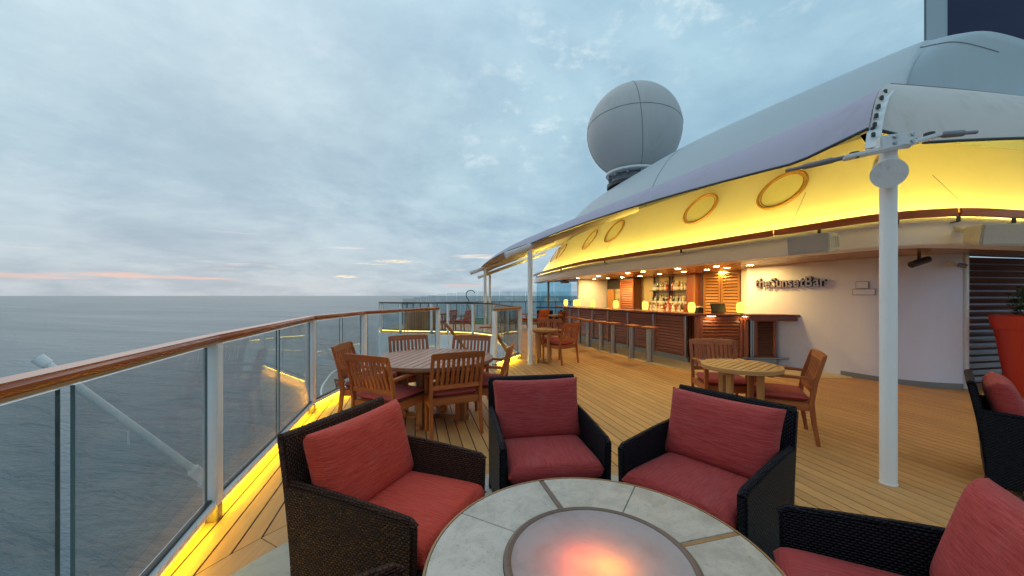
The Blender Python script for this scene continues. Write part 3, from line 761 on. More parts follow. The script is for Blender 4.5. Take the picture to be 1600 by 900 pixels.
# ceiling planks
CI = [(3.2, 17.6), (4.3, 16.2), (5.2, 13.7), (5.7, 11.7), (6.3, 9.9), (6.2, 8.1), (6.6, 7.0), (6.9, 6.5), (7.1, 6.35), (7.5, 6.25), (8.6, 6.5), (11.0, 7.0)]
CIN = [tuple(p) for p in smooth_path(CI, 5)]
NCP = 26
ceil = MB()
for k in range(NCP):
    a0, a1 = (k + 0.04) / NCP, (k + 0.96) / NCP
    mb = MB(); vs2 = []
    for i in range(len(PATH)):
        p = Vector(PATH[i]) + Vector(NRM[i]) * 0.02; q = Vector(CIN[i])
        for a, z in ((a0, 2.14), (a1, 2.14), (a1, 2.165), (a0, 2.165)):
            r_ = p.lerp(q, a); vs2.append((r_.x, r_.y, z))
    fs2 = []
    for i in range(len(PATH) - 1):
        for j in range(4): fs2.append((i * 4 + j, i * 4 + (j + 1) % 4, (i + 1) * 4 + (j + 1) % 4, (i + 1) * 4 + j))
    mb.add(vs2, fs2); mb.build('ceiling_plank', M['ceiling_wood'], house)
mb = MB(); vs2 = []
for i in range(len(PATH)):
    p = Vector(PATH[i]) + Vector(NRM[i]) * 0.02; q = Vector(CIN[i]); vs2 += [(p.x, p.y, 2.172), (q.x, q.y, 2.172)]
mb.add(vs2, [(2 * i, 2 * i + 1, 2 * i + 3, 2 * i + 2) for i in range(len(PATH) - 1)]); mb.build('ceiling_backing', M['mahogany_dark'], house)

# small outlined hatch plates on the white wall
def wallpt(s, o=0.0):      # straight part of the wall; s measured from (5.53,8.47) toward the right
    p = Vector((5.53, 8.47)) + Vector((0.3755, -0.9268)) * s + Vector((-0.9268, -0.3755)) * o
    return p
WRZ = math.atan2(-0.9268, 0.3755)
t = thing('wall_hatch', 'two small outlined hatch plates on the white wall beside the pole', 'hatch')
for (s, w, z, h) in ((1.93, 0.19, 1.67, 0.13), (1.95, 0.33, 1.545, 0.11)):
    c = wallpt(s, 0.026)
    pl = MB().box((c.x, c.y, z), (w, 0.004, h), WRZ).build('seam_plate', M['grey'], t)
    c = wallpt(s, 0.030); MB().box((c.x, c.y, z), (w - 0.018, 0.006, h - 0.018), WRZ).build('cover', M['white_wall'], pl)

# sign letters
sign = thing('bar_sign', 'raised metal letters reading theSunsetBar on the white wall', 'sign')
M['letter'] = paint('letter_face', (0.36, 0.30, 0.31), 0.3, 0.05, metal=0.7)
M['letter_side'] = paint('letter_side', (0.025, 0.022, 0.022), 0.4, 0.05)
def letter_obj(ch):
    cu = bpy.data.curves.new('glyph', 'FONT'); cu.body = ch; cu.size = 0.285; cu.extrude = 0.03; cu.offset = 0.0045; cu.resolution_u = 4
    o = bpy.data.objects.new('glyph', cu); COL.objects.link(o)
    bpy.context.view_layer.update()
    dg = bpy.context.evaluated_depsgraph_get(); ev = o.evaluated_get(dg)
    me = bpy.data.meshes.new_from_object(ev)
    xs = [v.co.x for v in me.vertices]
    bpy.data.objects.remove(o); bpy.data.curves.remove(cu)
    return me, min(xs), max(xs)
total = 0.0; gl = []
for ch in 'theSunsetBar':
    me, x0, x1 = letter_obj(ch); gl.append((me, total - x0)); total += (x1 - x0) + 0.014
fit = 1.40 / total
for me, x in gl:
    me.transform(Matrix.Translation((x, 0, 0)) @ Matrix.Identity(4)); me.transform(Matrix.Scale(fit, 4, (1, 0, 0)))
    base = wallpt(0.0, 0.045)
    me.transform(Matrix.Translation((base.x, base.y, 1.665)) @ Matrix.Rotation(WRZ, 4, 'Z') @ Matrix.Rotation(R(90), 4, 'X'))
    me.name = 'letter'; me.materials.clear(); me.materials.append(M['letter']); me.materials.append(M['letter_side'])
    fr = Vector((-0.9268, -0.3755, 0))
    for p in me.polygons: p.material_index = 0 if p.normal.dot(fr) > 0.8 else 1
    o = bpy.data.objects.new('letter', me); COL.objects.link(o); o.parent = sign

# louvre screen, right
t = thing('louvre_screen', 'tall white framed louvre screen behind the orange planter', 'screen')
sd_ = (Vector((9.6, 6.45)) - Vector((7.2, 5.98))).normalized(); s_0 = Vector((7.2, 5.98)); SRZ = math.atan2(sd_.y, sd_.x)
MB().box((7.2, 5.98, 1.07), (0.07, 0.1, 2.14), SRZ).build('frame_post', M['white'], t, 0.006)
c = s_0 + sd_ * 2.4; MB().box((c.x, c.y, 1.07), (0.07, 0.1, 2.14), SRZ).build('frame_post', M['white'], t, 0.006)
for k in range(19):
    z = 0.10 + k * 0.108
    c = s_0 + sd_ * 1.2
    rot = Matrix.Rotation(SRZ, 3, 'Z') @ Matrix.Rotation(R(-35), 3, 'X')
    MB().box((c.x, c.y, z), (2.30, 0.09, 0.035), mat=rot).build('slat', M['mahogany_dark'], t)
c = s_0 + sd_ * 1.2 + Vector((-sd_.y, sd_.x)) * 0.35
MB().box((c.x, c.y, 1.07), (2.6, 0.05, 2.14), SRZ).build('backing_panel', M['white_wall'], t)

# ------------------------------------------------------------------ bar
fl0 = Vector((3.9, 8.29)); fd = Vector((-0.327, 0.945)); fn = Vector((-0.945, -0.327))
def fw(s, o=0.0): p = fl0 + fd * s + fn * o; return (p.x, p.y)
FRZ = math.atan2(fd.y, fd.x)
bar = thing('bar_counter', 'long bar counter with louvred wood front and glossy red wood top', 'bar')
p2a, p2b = Vector((3.98, 8.16)), Vector((5.66, 8.02)); d2 = (p2b - p2a).normalized(); n2 = Vector((d2.y, -d2.x)); RZ2 = math.atan2(d2.y, d2.x)
MB().box((*fw(3.0, -0.12), 0.54), (6.0, 0.16, 0.98), FRZ).build('counter_body', M['mahogany_dark'], bar)
c = (p2a + p2b) / 2 - n2 * 0.12; MB().box((c.x, c.y, 0.54), (1.70, 0.16, 0.98), RZ2).build('counter_body', M['mahogany_dark'], bar)
MB().box((*fw(3.0, -0.02), 0.06), (6.0, 0.05, 0.12), FRZ).build('toe_kick', M['steel'], bar)
c = (p2a + p2b) / 2 - n2 * 0.02; MB().box((c.x, c.y, 0.06), (1.68, 0.05, 0.12), RZ2).build('toe_kick', M['steel'], bar)
posts_s = [0.05, 1.10, 2.13, 3.09, 3.96, 4.82, 5.47, 6.0]
for s in posts_s: MB().box((*fw(s, 0.015), 0.56), (0.05, 0.05, 0.93), FRZ).build('steel_post', M['steel'], bar, 0.004)
def louvre(org, dv, nv, rz, a, b, z0_, z1_, n, parent, fm, sm, name='louvre_panel'):
    l = b - a; cx = org + dv * ((a + b) / 2) + nv * 0.008
    mb = MB()
    for (dx_, zz, w, h) in ((-l / 2 + 0.03, (z0_ + z1_) / 2, 0.06, z1_ - z0_), (l / 2 - 0.03, (z0_ + z1_) / 2, 0.06, z1_ - z0_)):
        c_ = cx + dv * dx_; mb.box((c_.x, c_.y, zz), (w, 0.04, h), rz)
    for zz in (z0_ + 0.025, z1_ - 0.025): mb.box((cx.x, cx.y, zz), (l - 0.12, 0.038, 0.05), rz)
    pn = mb.build(name, fm, parent, 0.003, weld=False)
    bk = cx - nv * 0.034
    MB().box((bk.x, bk.y, (z0_ + z1_) / 2), (l - 0.13, 0.006, z1_ - z0_ - 0.1), rz).build('backing', M['mahogany_dark'], pn)
    h = (z1_ - z0_ - 0.10) / n
    rot = Matrix.Rotation(rz, 3, 'Z') @ Matrix.Rotation(R(-24) if nv.cross(dv) > 0 else R(24), 3, 'X')
    for k in range(n):
        MB().box((cx.x, cx.y, z0_ + 0.05 + h * (k + 0.5)), (l - 0.122, 0.014, h * 0.80), mat=rot).build('slat', sm, pn)
    return pn
for s0_, s1_ in zip(posts_s, posts_s[1:]):
    louvre(fl0, fd, fn, FRZ, s0_ + 0.03, s1_ - 0.03, 0.14, 1.01, 11, bar, M['mahogany'], M['mahogany'])
louvre(p2a, d2, n2, RZ2, 0.10, 0.98, 0.14, 1.01, 11, bar, M['mahogany'], M['mahogany'])
louvre(p2a, d2, n2, RZ2, 1.22, 1.66, 0.14, 0.98, 13, bar, M['mahogany'], M['mahogany_dark'])
for s in (0.04, 1.04): 
    c = p2a + d2 * s + n2 * 0.01; MB().box((c.x, c.y, 0.56), (0.10, 0.07, 0.95), RZ2).build('column', M['mahogany'], bar, 0.006)
for s in (1.14, 1.185): 
    c = p2a + d2 * s + n2 * 0.02; MB().box((c.x, c.y, 0.56), (0.035, 0.06, 0.95), RZ2).build('steel_post', M['steel'], bar, 0.004)
ct = [fw(6.35, 0.22), fw(3, 0.22), (3.83, 8.02), (3.98, 7.93), (5.3, 7.80), (5.88, 7.62), (5.74, 8.02), (4.15, 8.62), fw(0.3, -0.42), fw(3, -0.42), fw(6.35, -0.42)]
MB().prism(ct, 1.045, 1.092).build('countertop', M['counter'], bar, 0.012, seg=3)
MB().prism([(4.95, 7.86), (5.3, 7.82), (5.84, 7.66), (5.72, 7.98), (4.98, 8.02)], 0.955, 1.043).build('counter_flap', M['counter'], bar, 0.008)
a = p2a + n2 * 0.16; MB().tube([(*(a + d2 * 0.9), 0.16), (*(a + d2 * 1.9), 0.16)], 0.022, 8).build('foot_rail', M['steel'], bar, smooth=True)
for s in (1.0, 1.7):
    c = p2a + d2 * s; MB().bar((*(c + n2 * 0.0), 0.16), (*(c + n2 * 0.16), 0.16), 0.03, 0.02).build('foot_rail_bracket', M['steel'], bar)
for s in (0.30, 1.02):
    c = p2a + d2 * s + n2 * 0.10; MB().box((c.x, c.y, 1.040), (0.16, 0.06, 0.008), RZ2).build('under_counter_light', M['under'], bar)
# floor apron in front of the bar
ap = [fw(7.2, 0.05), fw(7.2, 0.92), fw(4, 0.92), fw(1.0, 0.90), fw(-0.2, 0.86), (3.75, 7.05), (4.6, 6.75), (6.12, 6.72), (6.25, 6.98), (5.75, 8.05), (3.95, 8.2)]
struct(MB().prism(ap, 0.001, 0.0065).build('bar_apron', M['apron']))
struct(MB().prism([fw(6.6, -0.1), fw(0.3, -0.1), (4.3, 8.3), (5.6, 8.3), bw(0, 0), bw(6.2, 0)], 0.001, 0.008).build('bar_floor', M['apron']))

# back bar fittings
bb = thing('back_bar', 'back bar with counter, glass shelf and stepped tier against the yellow wall', 'back bar')
MB().box((*bw(3.0, 0.28), 0.46), (5.9, 0.5, 0.90), BRZ).build('cabinet', M['mahogany_dark'], bb)
MB().box((*bw(3.0, 0.30), 0.925), (5.9, 0.58, 0.03), BRZ).build('worktop', M['counter'], bb, 0.004)
MB().box((*bw(2.5, 0.12), 1.065), (1.66, 0.16, 0.25), BRZ).build('tier', M['mahogany'], bb, 0.004)
MB().box((*bw(2.5, 0.12), 1.64), (1.64, 0.20, 0.018), BRZ).build('shelf', M['iron'], bb)
for s in (1.74, 2.45, 2.56, 3.30): MB().box((*bw(s, 0.04), 1.66), (0.05 if s < 1.8 or s > 3.2 else 0.03, 0.04, 0.9), BRZ).build('upright', M['mahogany_dark'], bb)
for s in (2.50, 3.2): MB().box((*bw(s, 0.005), 1.66), (0.22, 0.01, 0.9), BRZ).build('mirror_strip', M['grey'], bb)
MB().box((*bw(1.52, 0.10), 1.35), (0.32, 0.2, 1.56), BRZ).build('column', M['mahogany'], bb, 0.01)
MB().box((*bw(1.36, 0.21), 1.35), (0.05, 0.03, 1.56), BRZ).build('column_strip', M['door_wood'], bb)
for (s, w) in ((-0.09, 0.14), (1.26, 0.14), (4.87, 0.18), (6.12, 0.16)): MB().box((*bw(s, 0.03), 1.2), (w, 0.03, 1.9), BRZ).build('pale_strip', M['pale_metal'], bb)  # right-hand strips stand in for window slots, their sky put into the colour
def cabinet_door(a, b, z0_, z1_, m, label, o=0.04, group=None):
    t = thing('louvre_door', label, 'door', (0, 0, 0), 0, group)
    org = bl0 + bn * o
    pn = louvre(org, bd, bn, BRZ, a, b, z0_, z1_, 20, t, m, m, 'door_leaf')
    return t
cabinet_door(0.0, 0.57, 0.30, 2.10, M['door_wood'], 'right leaf of the pale louvred double doors behind the bar')
cabinet_door(0.60, 1.17, 0.30, 2.10, M['door_wood'], 'left leaf of the pale louvred double doors behind the bar')
for s in (0.55, 0.62): MB().box((*bw(s, 0.085), 1.2), (0.02, 0.02, 0.14), BRZ).build('door_pull', M['iron'], bb)
cabinet_door(3.98, 4.76, 0.30, 2.08, M['mahogany'], 'dark red louvred door left of the bottle shelves', 0.35)
MB().box((*bw(4.37, 0.18), 1.2), (0.8, 0.30, 1.82), BRZ).build('door_case', M['mahogany_dark'], bb)
MB().box((*bw(5.5, 0.06), 1.93), (1.0, 0.12, 0.36), BRZ).build('dark_header', M['black'], bb)
gc = thing('glass_cabinet', 'wooden cabinet with hanging stemware at the far end of the bar', 'cabinet')
MB().box((*bw(5.75, 0.08), 1.33), (0.45, 0.14, 0.82), BRZ).build('cabinet_body', M['door_wood'], gc, 0.005)
MB().box((*bw(5.25, 0.05), 1.33), (0.5, 0.06, 0.82), BRZ).build('rack_panel', M['tilewall'], gc)
for k in range(4):
    for z in (1.55, 1.28):
        MB().lathe([(0.028, 0.0), (0.004, 0.02), (0.004, 0.09), (0.036, 0.13), (0.034, 0.2)], 8, (*bw(5.08 + 0.115 * k, 0.11), z - 0.1)).build('stem_glass', M['glass_clear'], gc, smooth=True)

# bottles
BG = 'liquor bottles on the back bar'; CNT = {}
ORD = ['first', 'second', 'third', 'fourth', 'fifth', 'sixth', 'seventh', 'eighth', 'ninth', 'tenth']
def bottle_mesh(kind):
    if kind == 0: pr = [(0.034, 0), (0.037, 0.01), (0.037, 0.17), (0.030, 0.20), (0.013, 0.225), (0.013, 0.29), (0.015, 0.295), (0.015, 0.305)]
    elif kind == 1: pr = [(0.042, 0), (0.045, 0.01), (0.045, 0.14), (0.036, 0.18), (0.014, 0.20), (0.013, 0.25), (0.016, 0.255), (0.016, 0.275)]
    elif kind == 2: pr = [(0.036, 0), (0.038, 0.01), (0.034, 0.12), (0.040, 0.17), (0.020, 0.21), (0.014, 0.24), (0.014, 0.30), (0.017, 0.31)]
    else: pr = [(0.030, 0), (0.032, 0.008), (0.032, 0.20), (0.014, 0.25), (0.012, 0.325), (0.014, 0.33)]
    return MB().lathe(pr, 14)
def liq(name, c, rough=0.08): return paint(name, c, rough, 0.0, spec=0.8)
kinds = []
for kd, c, cap, lab, desc in ((0, (0.42, 0.46, 0.46), M['black'], (0.75, 0.75, 0.72), 'clear spirit bottle with white label'),
                         (1, (0.28, 0.11, 0.02), M['copper'], (0.60, 0.52, 0.36), 'amber whisky bottle with cream label'),
                         (2, (0.30, 0.025, 0.02), M['black'], (0.5, 0.12, 0.08), 'red liqueur bottle with black cap'),
                         (3, (0.012, 0.028, 0.014), M['bronze'], (0.68, 0.64, 0.52), 'dark green wine bottle with pale label'),
                         (1, (0.52, 0.48, 0.36), M['white'], (0.72, 0.70, 0.66), 'pale cream bottle with white cap')):
    lm = paint('label_' + str(len(kinds)), lab, 0.6, 0.02); bmv = liq('bottle_' + str(len(kinds)), c)
    o = bottle_mesh(kd).build('bottle', bmv, None, smooth=True)
    rr = (0.0375, 0.0455, 0.041, 0.0325)[kd]
    MB().lathe([(rr, 0.03), (rr + 0.0006, 0.032), (rr + 0.0006, 0.11), (rr, 0.112)], 14, caps=False).build('bottle_label', lm, o, smooth=True)
    hh = (0.305, 0.275, 0.31, 0.33)[kd]
    MB().lathe([(0.017, hh - 0.03), (0.018, hh - 0.028), (0.018, hh + 0.004)], 10).build('cap', cap, o)
    kinds.append([o, desc, True])
def put_bottle(k, s, o, z, where):
    src, desc, first = kinds[k]
    ob = src if first else copy_tree(src)
    kinds[k][2] = False
    ob.location = (*bw(s, o), z); ob.rotation_euler = (0, 0, rnd.uniform(0, 6))
    key = (k, where); CNT[key] = CNT.get(key, 0) + 1
    tag(ob, ORD[CNT[key] - 1] + ' ' + desc + ' from the left' + where, 'bottle', BG + where)
seqs = [0, 0, 3, 0, 1, 0, 2, 4, 2, 0, 4, 1, 4, 4]
for i, k in enumerate(seqs):
    s = 3.22 - i * 0.108
    if abs(s - 2.50) < 0.06: continue
    put_bottle(k, s, 0.12 + rnd.uniform(-.02, .02), 1.649, ' on the upper shelf')
for i in range(15): put_bottle(rnd.choice([0, 1, 3, 3, 4, 0, 2]), 3.24 - i * 0.105, 0.12 + rnd.uniform(-.02, .02), 1.190, ' on the stepped tier')
for i in range(17): put_bottle(rnd.choice([0, 1, 3, 4, 0, 0, 2]), 3.30 - i * 0.098, 0.32 + rnd.uniform(-.04, .04), 0.940, ' on the back worktop')
for i in range(8):
    o = MB().lathe([(0.024, 0), (0.034, 0.11), (0.032, 0.11), (0.022, 0.008)], 10, (*bw(3.92 - i * 0.075, 0.34 + 0.05 * (i % 2)), 0.941)).build('tumbler', M['glass_clear'], None, smooth=True)
    tag(o, ORD[i] + ' small clear tumbler from the left in the row beside the bottles', 'glass', 'tumblers on the back worktop')

# lamps on the counter
LG = 'glowing yellow table lamps along the bar'
labs = ['glowing yellow lamp at the right end of the bar next to the till screen', 'glowing yellow lamp in front of the right side of the bottles', 'glowing yellow lamp in front of the plain wall left of the bottles',
        'glowing yellow lamp in front of the stemware cabinet', 'glowing yellow lamp in front of the white end wall', 'right one of the two close glowing lamps near the bar end',
        'left one of the two close glowing lamps near the bar end', 'last glowing yellow lamp at the far left tip of the bar']
lp_s = []
for px in (1157, 1080.6, 1008, 962, 926, 903, 899, 884):
    lp_s.append(px)
proto = thing('table_lamp', labs[0], 'lamp', (0, 0, 0), 0, LG)
MB().lathe([(0.045, 0.012), (0.066, 0.03), (0.076, 0.09), (0.077, 0.15), (0.070, 0.205), (0.050, 0.235), (0.02, 0.24)], 20).build('lamp_shade', M['lamp'], proto, smooth=True)
MB().lathe([(0.06, 0.0), (0.06, 0.012), (0.04, 0.016)], 16).build('lamp_base', M['iron'], proto)
for i, px in enumerate(lp_s):
    r = (px - 800) / 586
    if i == 0: xy = (4.95, 8.13)
    else:
        o_ = -0.12 if i not in (5,) else -0.25
        q = fl0 + fn * o_; s = (q.x - q.y * r) / (-fd.x + fd.y * r); p = q + fd * s; xy = (p.x, p.y)
    place(proto, (*xy, 1.093), 0, labs[i], i == 0)
# till screen and small printer
t = thing('till_screen', 'black till screen leaning back on the bar counter', 'monitor', (4.52, 8.22, 1.093), R(18))
MB().box((0, 0, 0.115), (0.40, 0.03, 0.21), mat=Matrix.Rotation(R(-14), 3, 'X')).build('screen_housing', M['black'], t, 0.008)
MB().box((0, 0.02, 0.012), (0.22, 0.16, 0.022)).build('foot', M['black'], t, 0.004)
t = thing('receipt_printer', 'small black receipt printer with pale lid left of the till screen', 'printer', (4.20, 8.46, 1.093), R(18))
MB().box((0, 0, 0.06), (0.15, 0.17, 0.12)).build('body', M['black'], t, 0.008)
MB().box((0, 0, 0.133), (0.14, 0.15, 0.024)).build('lid', M['speaker'], t, 0.004)

# ceiling downlights
DL = [(5.06, 8.83), (4.93, 9.48), (4.72, 10.3), (4.48, 11.4), (4.20, 12.3), (3.94, 13.4), (3.62, 14.1), (3.25, 14.8), (4.58, 8.4), (4.04, 9.14), (3.57, 10.2), (3.40, 11.0), (5.75, 10.3), (5.15, 8.12), (2.9, 12.6), (2.5, 14.2)]
ORD = ['first', 'second', 'third', 'fourth', 'fifth', 'sixth', 'seventh', 'eighth', 'ninth', 'tenth']
DLAB = ['%s round lit downlight from the right in the inner ceiling row over the bar' % ORD[k] for k in range(8)]
DLAB += ['%s round lit downlight from the right in the outer ceiling row over the bar' % ORD[k] for k in range(4)]
DLAB += ['small lit downlight right in front of the pale louvred doors', 'lit downlight in the ceiling close to the sign wall', 'lit downlight over the stools toward the far end', 'last lit downlight at the far end of the bar ceiling']
proto = thing('ceiling_downlight', 'x', 'downlight', (0, 0, 0), 0, 'recessed downlights in the bar ceiling')
MB().lathe([(0.062, 0.0), (0.062, -0.004), (0.078, -0.004), (0.078, 0.0)], 20, caps=False).build('rim', M['white'], proto)
MB().lathe([(0.0, -0.0015), (0.061, -0.0015)], 20, caps=False).build('lens', M['down'], proto)
for i, (x, y) in enumerate(DL):
    place(proto, (x, y, 2.1395), 0, DLAB[i], i == 0)

# bar stools
proto = thing('bar_stool', 'x', 'stool', (0, 0, 0), 0, 'pedestal stools along the bar front')
MB().lathe([(0.062, 0.01), (0.062, 0.73)], 20).build('pedestal', M['steel'], proto, smooth=True)
MB().lathe([(0.10, 0.0), (0.10, 0.012), (0.066, 0.016)], 20).build('base_plate', M['steel'], proto)
for k in range(5): MB().box((-0.136 + 0.068 * k, 0, 0.758), (0.062, 0.30 - (0.06 if k in (0, 4) else 0), 0.04)).build('seat_slat', M['teak'], proto, 0.008)
MB().box((0, 0, 0.732), (0.30, 0.05, 0.014)).build('seat_bearer', M['steel'], proto)
so = [(3.08, 8.42), (2.85, 8.92), (2.62, 9.70), (2.42, 10.18), (2.21, 10.88), (2.07, 11.56), (1.92, 12.3)]
sl_ = ['nearest bar stool with slatted wood seat on a steel pedestal', 'second nearest bar stool on a steel pedestal', 'third bar stool from the near end of the row', 'fourth bar stool from the near end, middle of the row',
       'fifth bar stool from the near end, partly behind the teak chair', 'sixth bar stool, second last toward the far end', 'last bar stool at the far end of the row']
for i, p in enumerate(so): place(proto, (*p, 0.006), FRZ, sl_[i], i == 0)

# ------------------------------------------------------------------ canopy poles, canopy
POLES = [(2.97, 2.96, 2.62, 0.053, (0.70, 0.714)), (0.39, 8.10, 2.60, 0.052, (0.93, 0.36)), (-1.02, 14.2, 2.60, 0.055, (0.95, 0.31)), (-1.04, 17.6, 2.50, 0.055, (0.95, 0.31))]
pl = ['thick white canopy pole on the deck right of the lounge chairs', 'white canopy pole standing at the corner of the stair railing', 'far white canopy pole, left of the close pair', 'farthest white canopy pole, right of the close pair']
for i, (x, y, h, r, bdv) in enumerate(POLES):
    t = thing('canopy_pole', pl[i], 'pole', (x, y, 0), 0, 'white poles holding up the canopy')
    MB().lathe([(r, 0.006), (r, h)], 28).build('pole', M['white'], t, smooth=True)
    MB().lathe([(r + 0.004, 0.0), (r + 0.004, 0.008), (r + 0.0005, 0.011)], 28).build('pole_collar', M['white'], t, smooth=True)
    b = Vector((*bdv, 0)); r2 = 0.100 if i == 0 else 0.07
    e = 0.19 if i == 0 else 0.55
    p0 = Vector((0, 0, 2.43 if i == 0 else 2.50)) - b * e; p0.z -= (0.03 if i == 0 else 0.17)
    ln = 3.3 if i == 0 else 3.4
    p1 = p0 + b * ln + Vector((0, 0, (0.30 if i == 0 else 0.37) * ln))
    bm_ = MB().tube([p0, p1], r2, 28).build('beam', M['canopy_beige'] if i else M['white'], t, smooth=True)
    MB().tube([p0 - (p1 - p0).normalized() * 0.012, p0 + (p1 - p0).normalized() * 0.01], r2 + 0.006, 28).build('end_cap', M['plate'], bm_, smooth=True)
    if i == 0:
        # cross bracket, strap and turnbuckles at the canopy corner
        sx = Vector((0.90, -0.43, 0))
        rot = Matrix.Rotation(math.atan2(sx.y, sx.x), 3, 'Z')
        MB().box((-0.03, -0.08, 2.66), (0.20, 0.10, 0.10), mat=rot).build('bracket_plate', M['plate'], t, 0.008)
        MB().bar((-0.30, 0.06, 2.585), (-0.02, -0.10, 2.62), 0.09, 0.03).build('bracket_ear', M['plate'], t, 0.006)
        MB().bar((0.0, -0.10, 2.62), (0.24, -0.13, 2.69), 0.09, 0.03).build('bracket_ear', M['plate'], t, 0.006)
        for q in (-0.07, 0.02):
            for z in (2.635, 2.685):
                MB().tube([(q, -0.135 - q * 0.4, z), (q, -0.16 - q * 0.4, z)], 0.012, 8).build('bolt', M['steel'], t)
        for a_, b_ in (((-0.24, 0.03, 2.60), (-0.48, 0.45, 2.615)), ((0.19, -0.12, 2.69), (0.62, -0.06, 2.745))):
            a_, b_ = Vector(a_), Vector(b_)
            tb = MB().tube([a_, a_.lerp(b_, .25), a_.lerp(b_, .3), a_.lerp(b_, .7), a_.lerp(b_, .75), b_], [0.018, 0.018, 0.024, 0.024, 0.014, 0.014], 10).build('turnbuckle', M['rod'], t, smooth=True)
            MB().lathe([(0.032, -0.022), (0.032, 0.022)], 12, tuple(a_)).build('clevis_pin', M['iron'], tb)

def canopy(name, label, O, I, m, bfun, arch, nu=40, nv=18):
    t = thing(name, label, 'canopy')
    O = [Vector(p) for p in O]; I = [Vector(p) for p in I]
    for k in range(len(O) - 1):
        def fn(u, v, k=k):
            o = O[k].lerp(O[k + 1], u); o.z += arch[k] * 4 * u * (1 - u)
            q = I[k].lerp(I[k + 1], u)
            v2 = v ** 1.8
            if k == 0: vs_ = 0.013 * max(0.0, 1 - u * (O[1] - O[0]).length / 0.50); v2 = vs_ + (1 - vs_) * v2      # fabric corner cut back at the pole
            p = o.lerp(q, v2)
            p.z += bfun[k](u) * (1 - math.exp(-v2 / 0.045)) * (1 - v2)
            return p
        mb = MB().grid(fn, nu, nv)
        mb.build('fabric_panel', m, t, smooth=True, solid=0.012)
        MB().tube([fn(i / nu, 0) for i in range(nu + 1)], 0.013, 8).build('edge_cable', M['iron'], t, smooth=True)
        MB().tube([fn(i / nu, 0.36) + Vector((0, 0, 0.004)) for i in range(nu + 1)], 0.004, 5).build('fabric_seam', M['seam'], t)
    return t, fn
c1, f1 = canopy('fabric_canopy', 'long grey purple fabric canopy stretched from the poles to the deckhouse',
   [(2.89, 3.06, 2.70), (0.39, 8.10, 2.60), (-1.15, 14.2, 2.58), (-1.3, 17.9, 2.45)],
   [(7.20, 6.10, 4.75), (4.65, 9.65, 4.42), (3.2, 15.2, 4.40), (2.8, 18.3, 4.1)], M['canopy'],
   [lambda u: 0.36 * (1 - u) ** 3 + 0.19, lambda u: 0.19, lambda u: 0.19], [0.10, 0.10, 0.05])
c2, f2 = canopy('fabric_canopy', 'beige fabric canopy panel reaching right from the thick white pole',
   [(2.905, 3.045, 2.69), (6.2, 3.34, 2.86), (9.8, 3.9, 3.0)], [(7.02, 6.14, 4.74), (8.8, 7.9, 5.25), (12.0, 9.4, 5.5)], M['canopy_beige'], [lambda u: 0.565 - 0.20 * min(1.0, u * 1.5), lambda u: 0.365], [0.05, 0.04])
# bolted strap over the corner between both panels
t = thing('canopy_strap', 'bolted grey strap over the canopy corner above the thick pole', 'strap')
sp = [f1.__call__ if False else None]
def corner(v):
    o = Vector((2.91, 3.03, 2.66)); q = Vector((7.20, 6.09, 4.74)); v2 = v
    p = o.lerp(q, v2); p.z += 0.50 * (1 - math.exp(-v2 / 0.045)) * (1 - v2) + 0.02; return p
pts = [corner(v) for v in (0.0, 0.010, 0.02, 0.032, 0.048, 0.068, 0.096, 0.13, 0.18)]
mb = MB()
sx = Vector((0.60, -0.80, 0)).normalized()
vs3 = []
for p in pts: vs3 += [p - sx * 0.045, p + sx * 0.045]
mb.add(vs3, [(2 * i, 2 * i + 1, 2 * i + 3, 2 * i + 2) for i in range(len(pts) - 1)])
mb.build('strap_plate', M['plate'], t, solid=0.014)
for v in (0.007, 0.016, 0.026, 0.04, 0.06, 0.085):
    p = corner(v); MB().lathe([(0.014, -0.01), (0.014, 0.02), (0.008, 0.026)], 8, tuple(p + Vector((-0.012, -0.012, 0.012)))).build('bolt', M['iron'], t)

# ------------------------------------------------------------------ radome, funnel
t = thing('radome', 'large pale grey radome sphere on a pedestal above the roof', 'radome', (5.18, 16.0, 6.03))
MB().lathe([(max(0.02, 1.93 * math.cos(a)), 2.42 + 1.93 * math.sin(a)) for a in [R(-90 + 180 * k / 32) for k in range(33)]], 64).build('sphere', M['radome'], t, smooth=True)
def ring(nrm, r, off=0.0):
    n_ = Vector(nrm).normalized(); u = n_.orthogonal().normalized(); w = n_.cross(u)
    return [Vector((0, 0, 2.42)) + n_ * off + (u * math.cos(a) + w * math.sin(a)) * r for a in [2 * math.pi * k / 48 for k in range(49)]]
MB().tube(ring((0.05, 0.10, 1), 1.928, 0.10), 0.014, 6, False).build('seam', M['seam'], t)
MB().tube(ring((0.96, -0.16, 0.10), 1.932), 0.014, 6, False).build('seam', M['seam'], t)
MB().tube(ring((0.16, 0.96, 0.05), 1.932), 0.014, 6, False).build('seam', M['seam'], t)
MB().lathe([(1.05, 0.55), (1.15, 0.58), (1.15, 0.66), (1.0, 0.70)], 40).build('mount_ring', M['white'], t, smooth=True)
MB().lathe([(0.85, -0.6), (0.85, 0.5)], 32).build('pedestal', M['grey'], t, smooth=True)
for k in range(12):
    a = 2 * math.pi * k / 12; MB().box((1.0 * math.cos(a), 1.0 * math.sin(a), 0.50), (0.12, 0.10, 0.14), a).build('mount_lug', M['grey'], t)
MB().lathe([(1.10, 0.05), (1.10, 0.2)], 32).build('platform', M['iron'], t)
t = thing('funnel', 'navy blue ship funnel with a pale leading edge at the top right', 'funnel', (11.0, 10.0, 5.6))
MB().prism([(0.56, 0.05), (3.2, -0.4), (6.5, -0.2), (7.5, 3.2), (4.2, 3.2)], 0.6, 7.5).build('casing', M['navy'], t, 0.08)
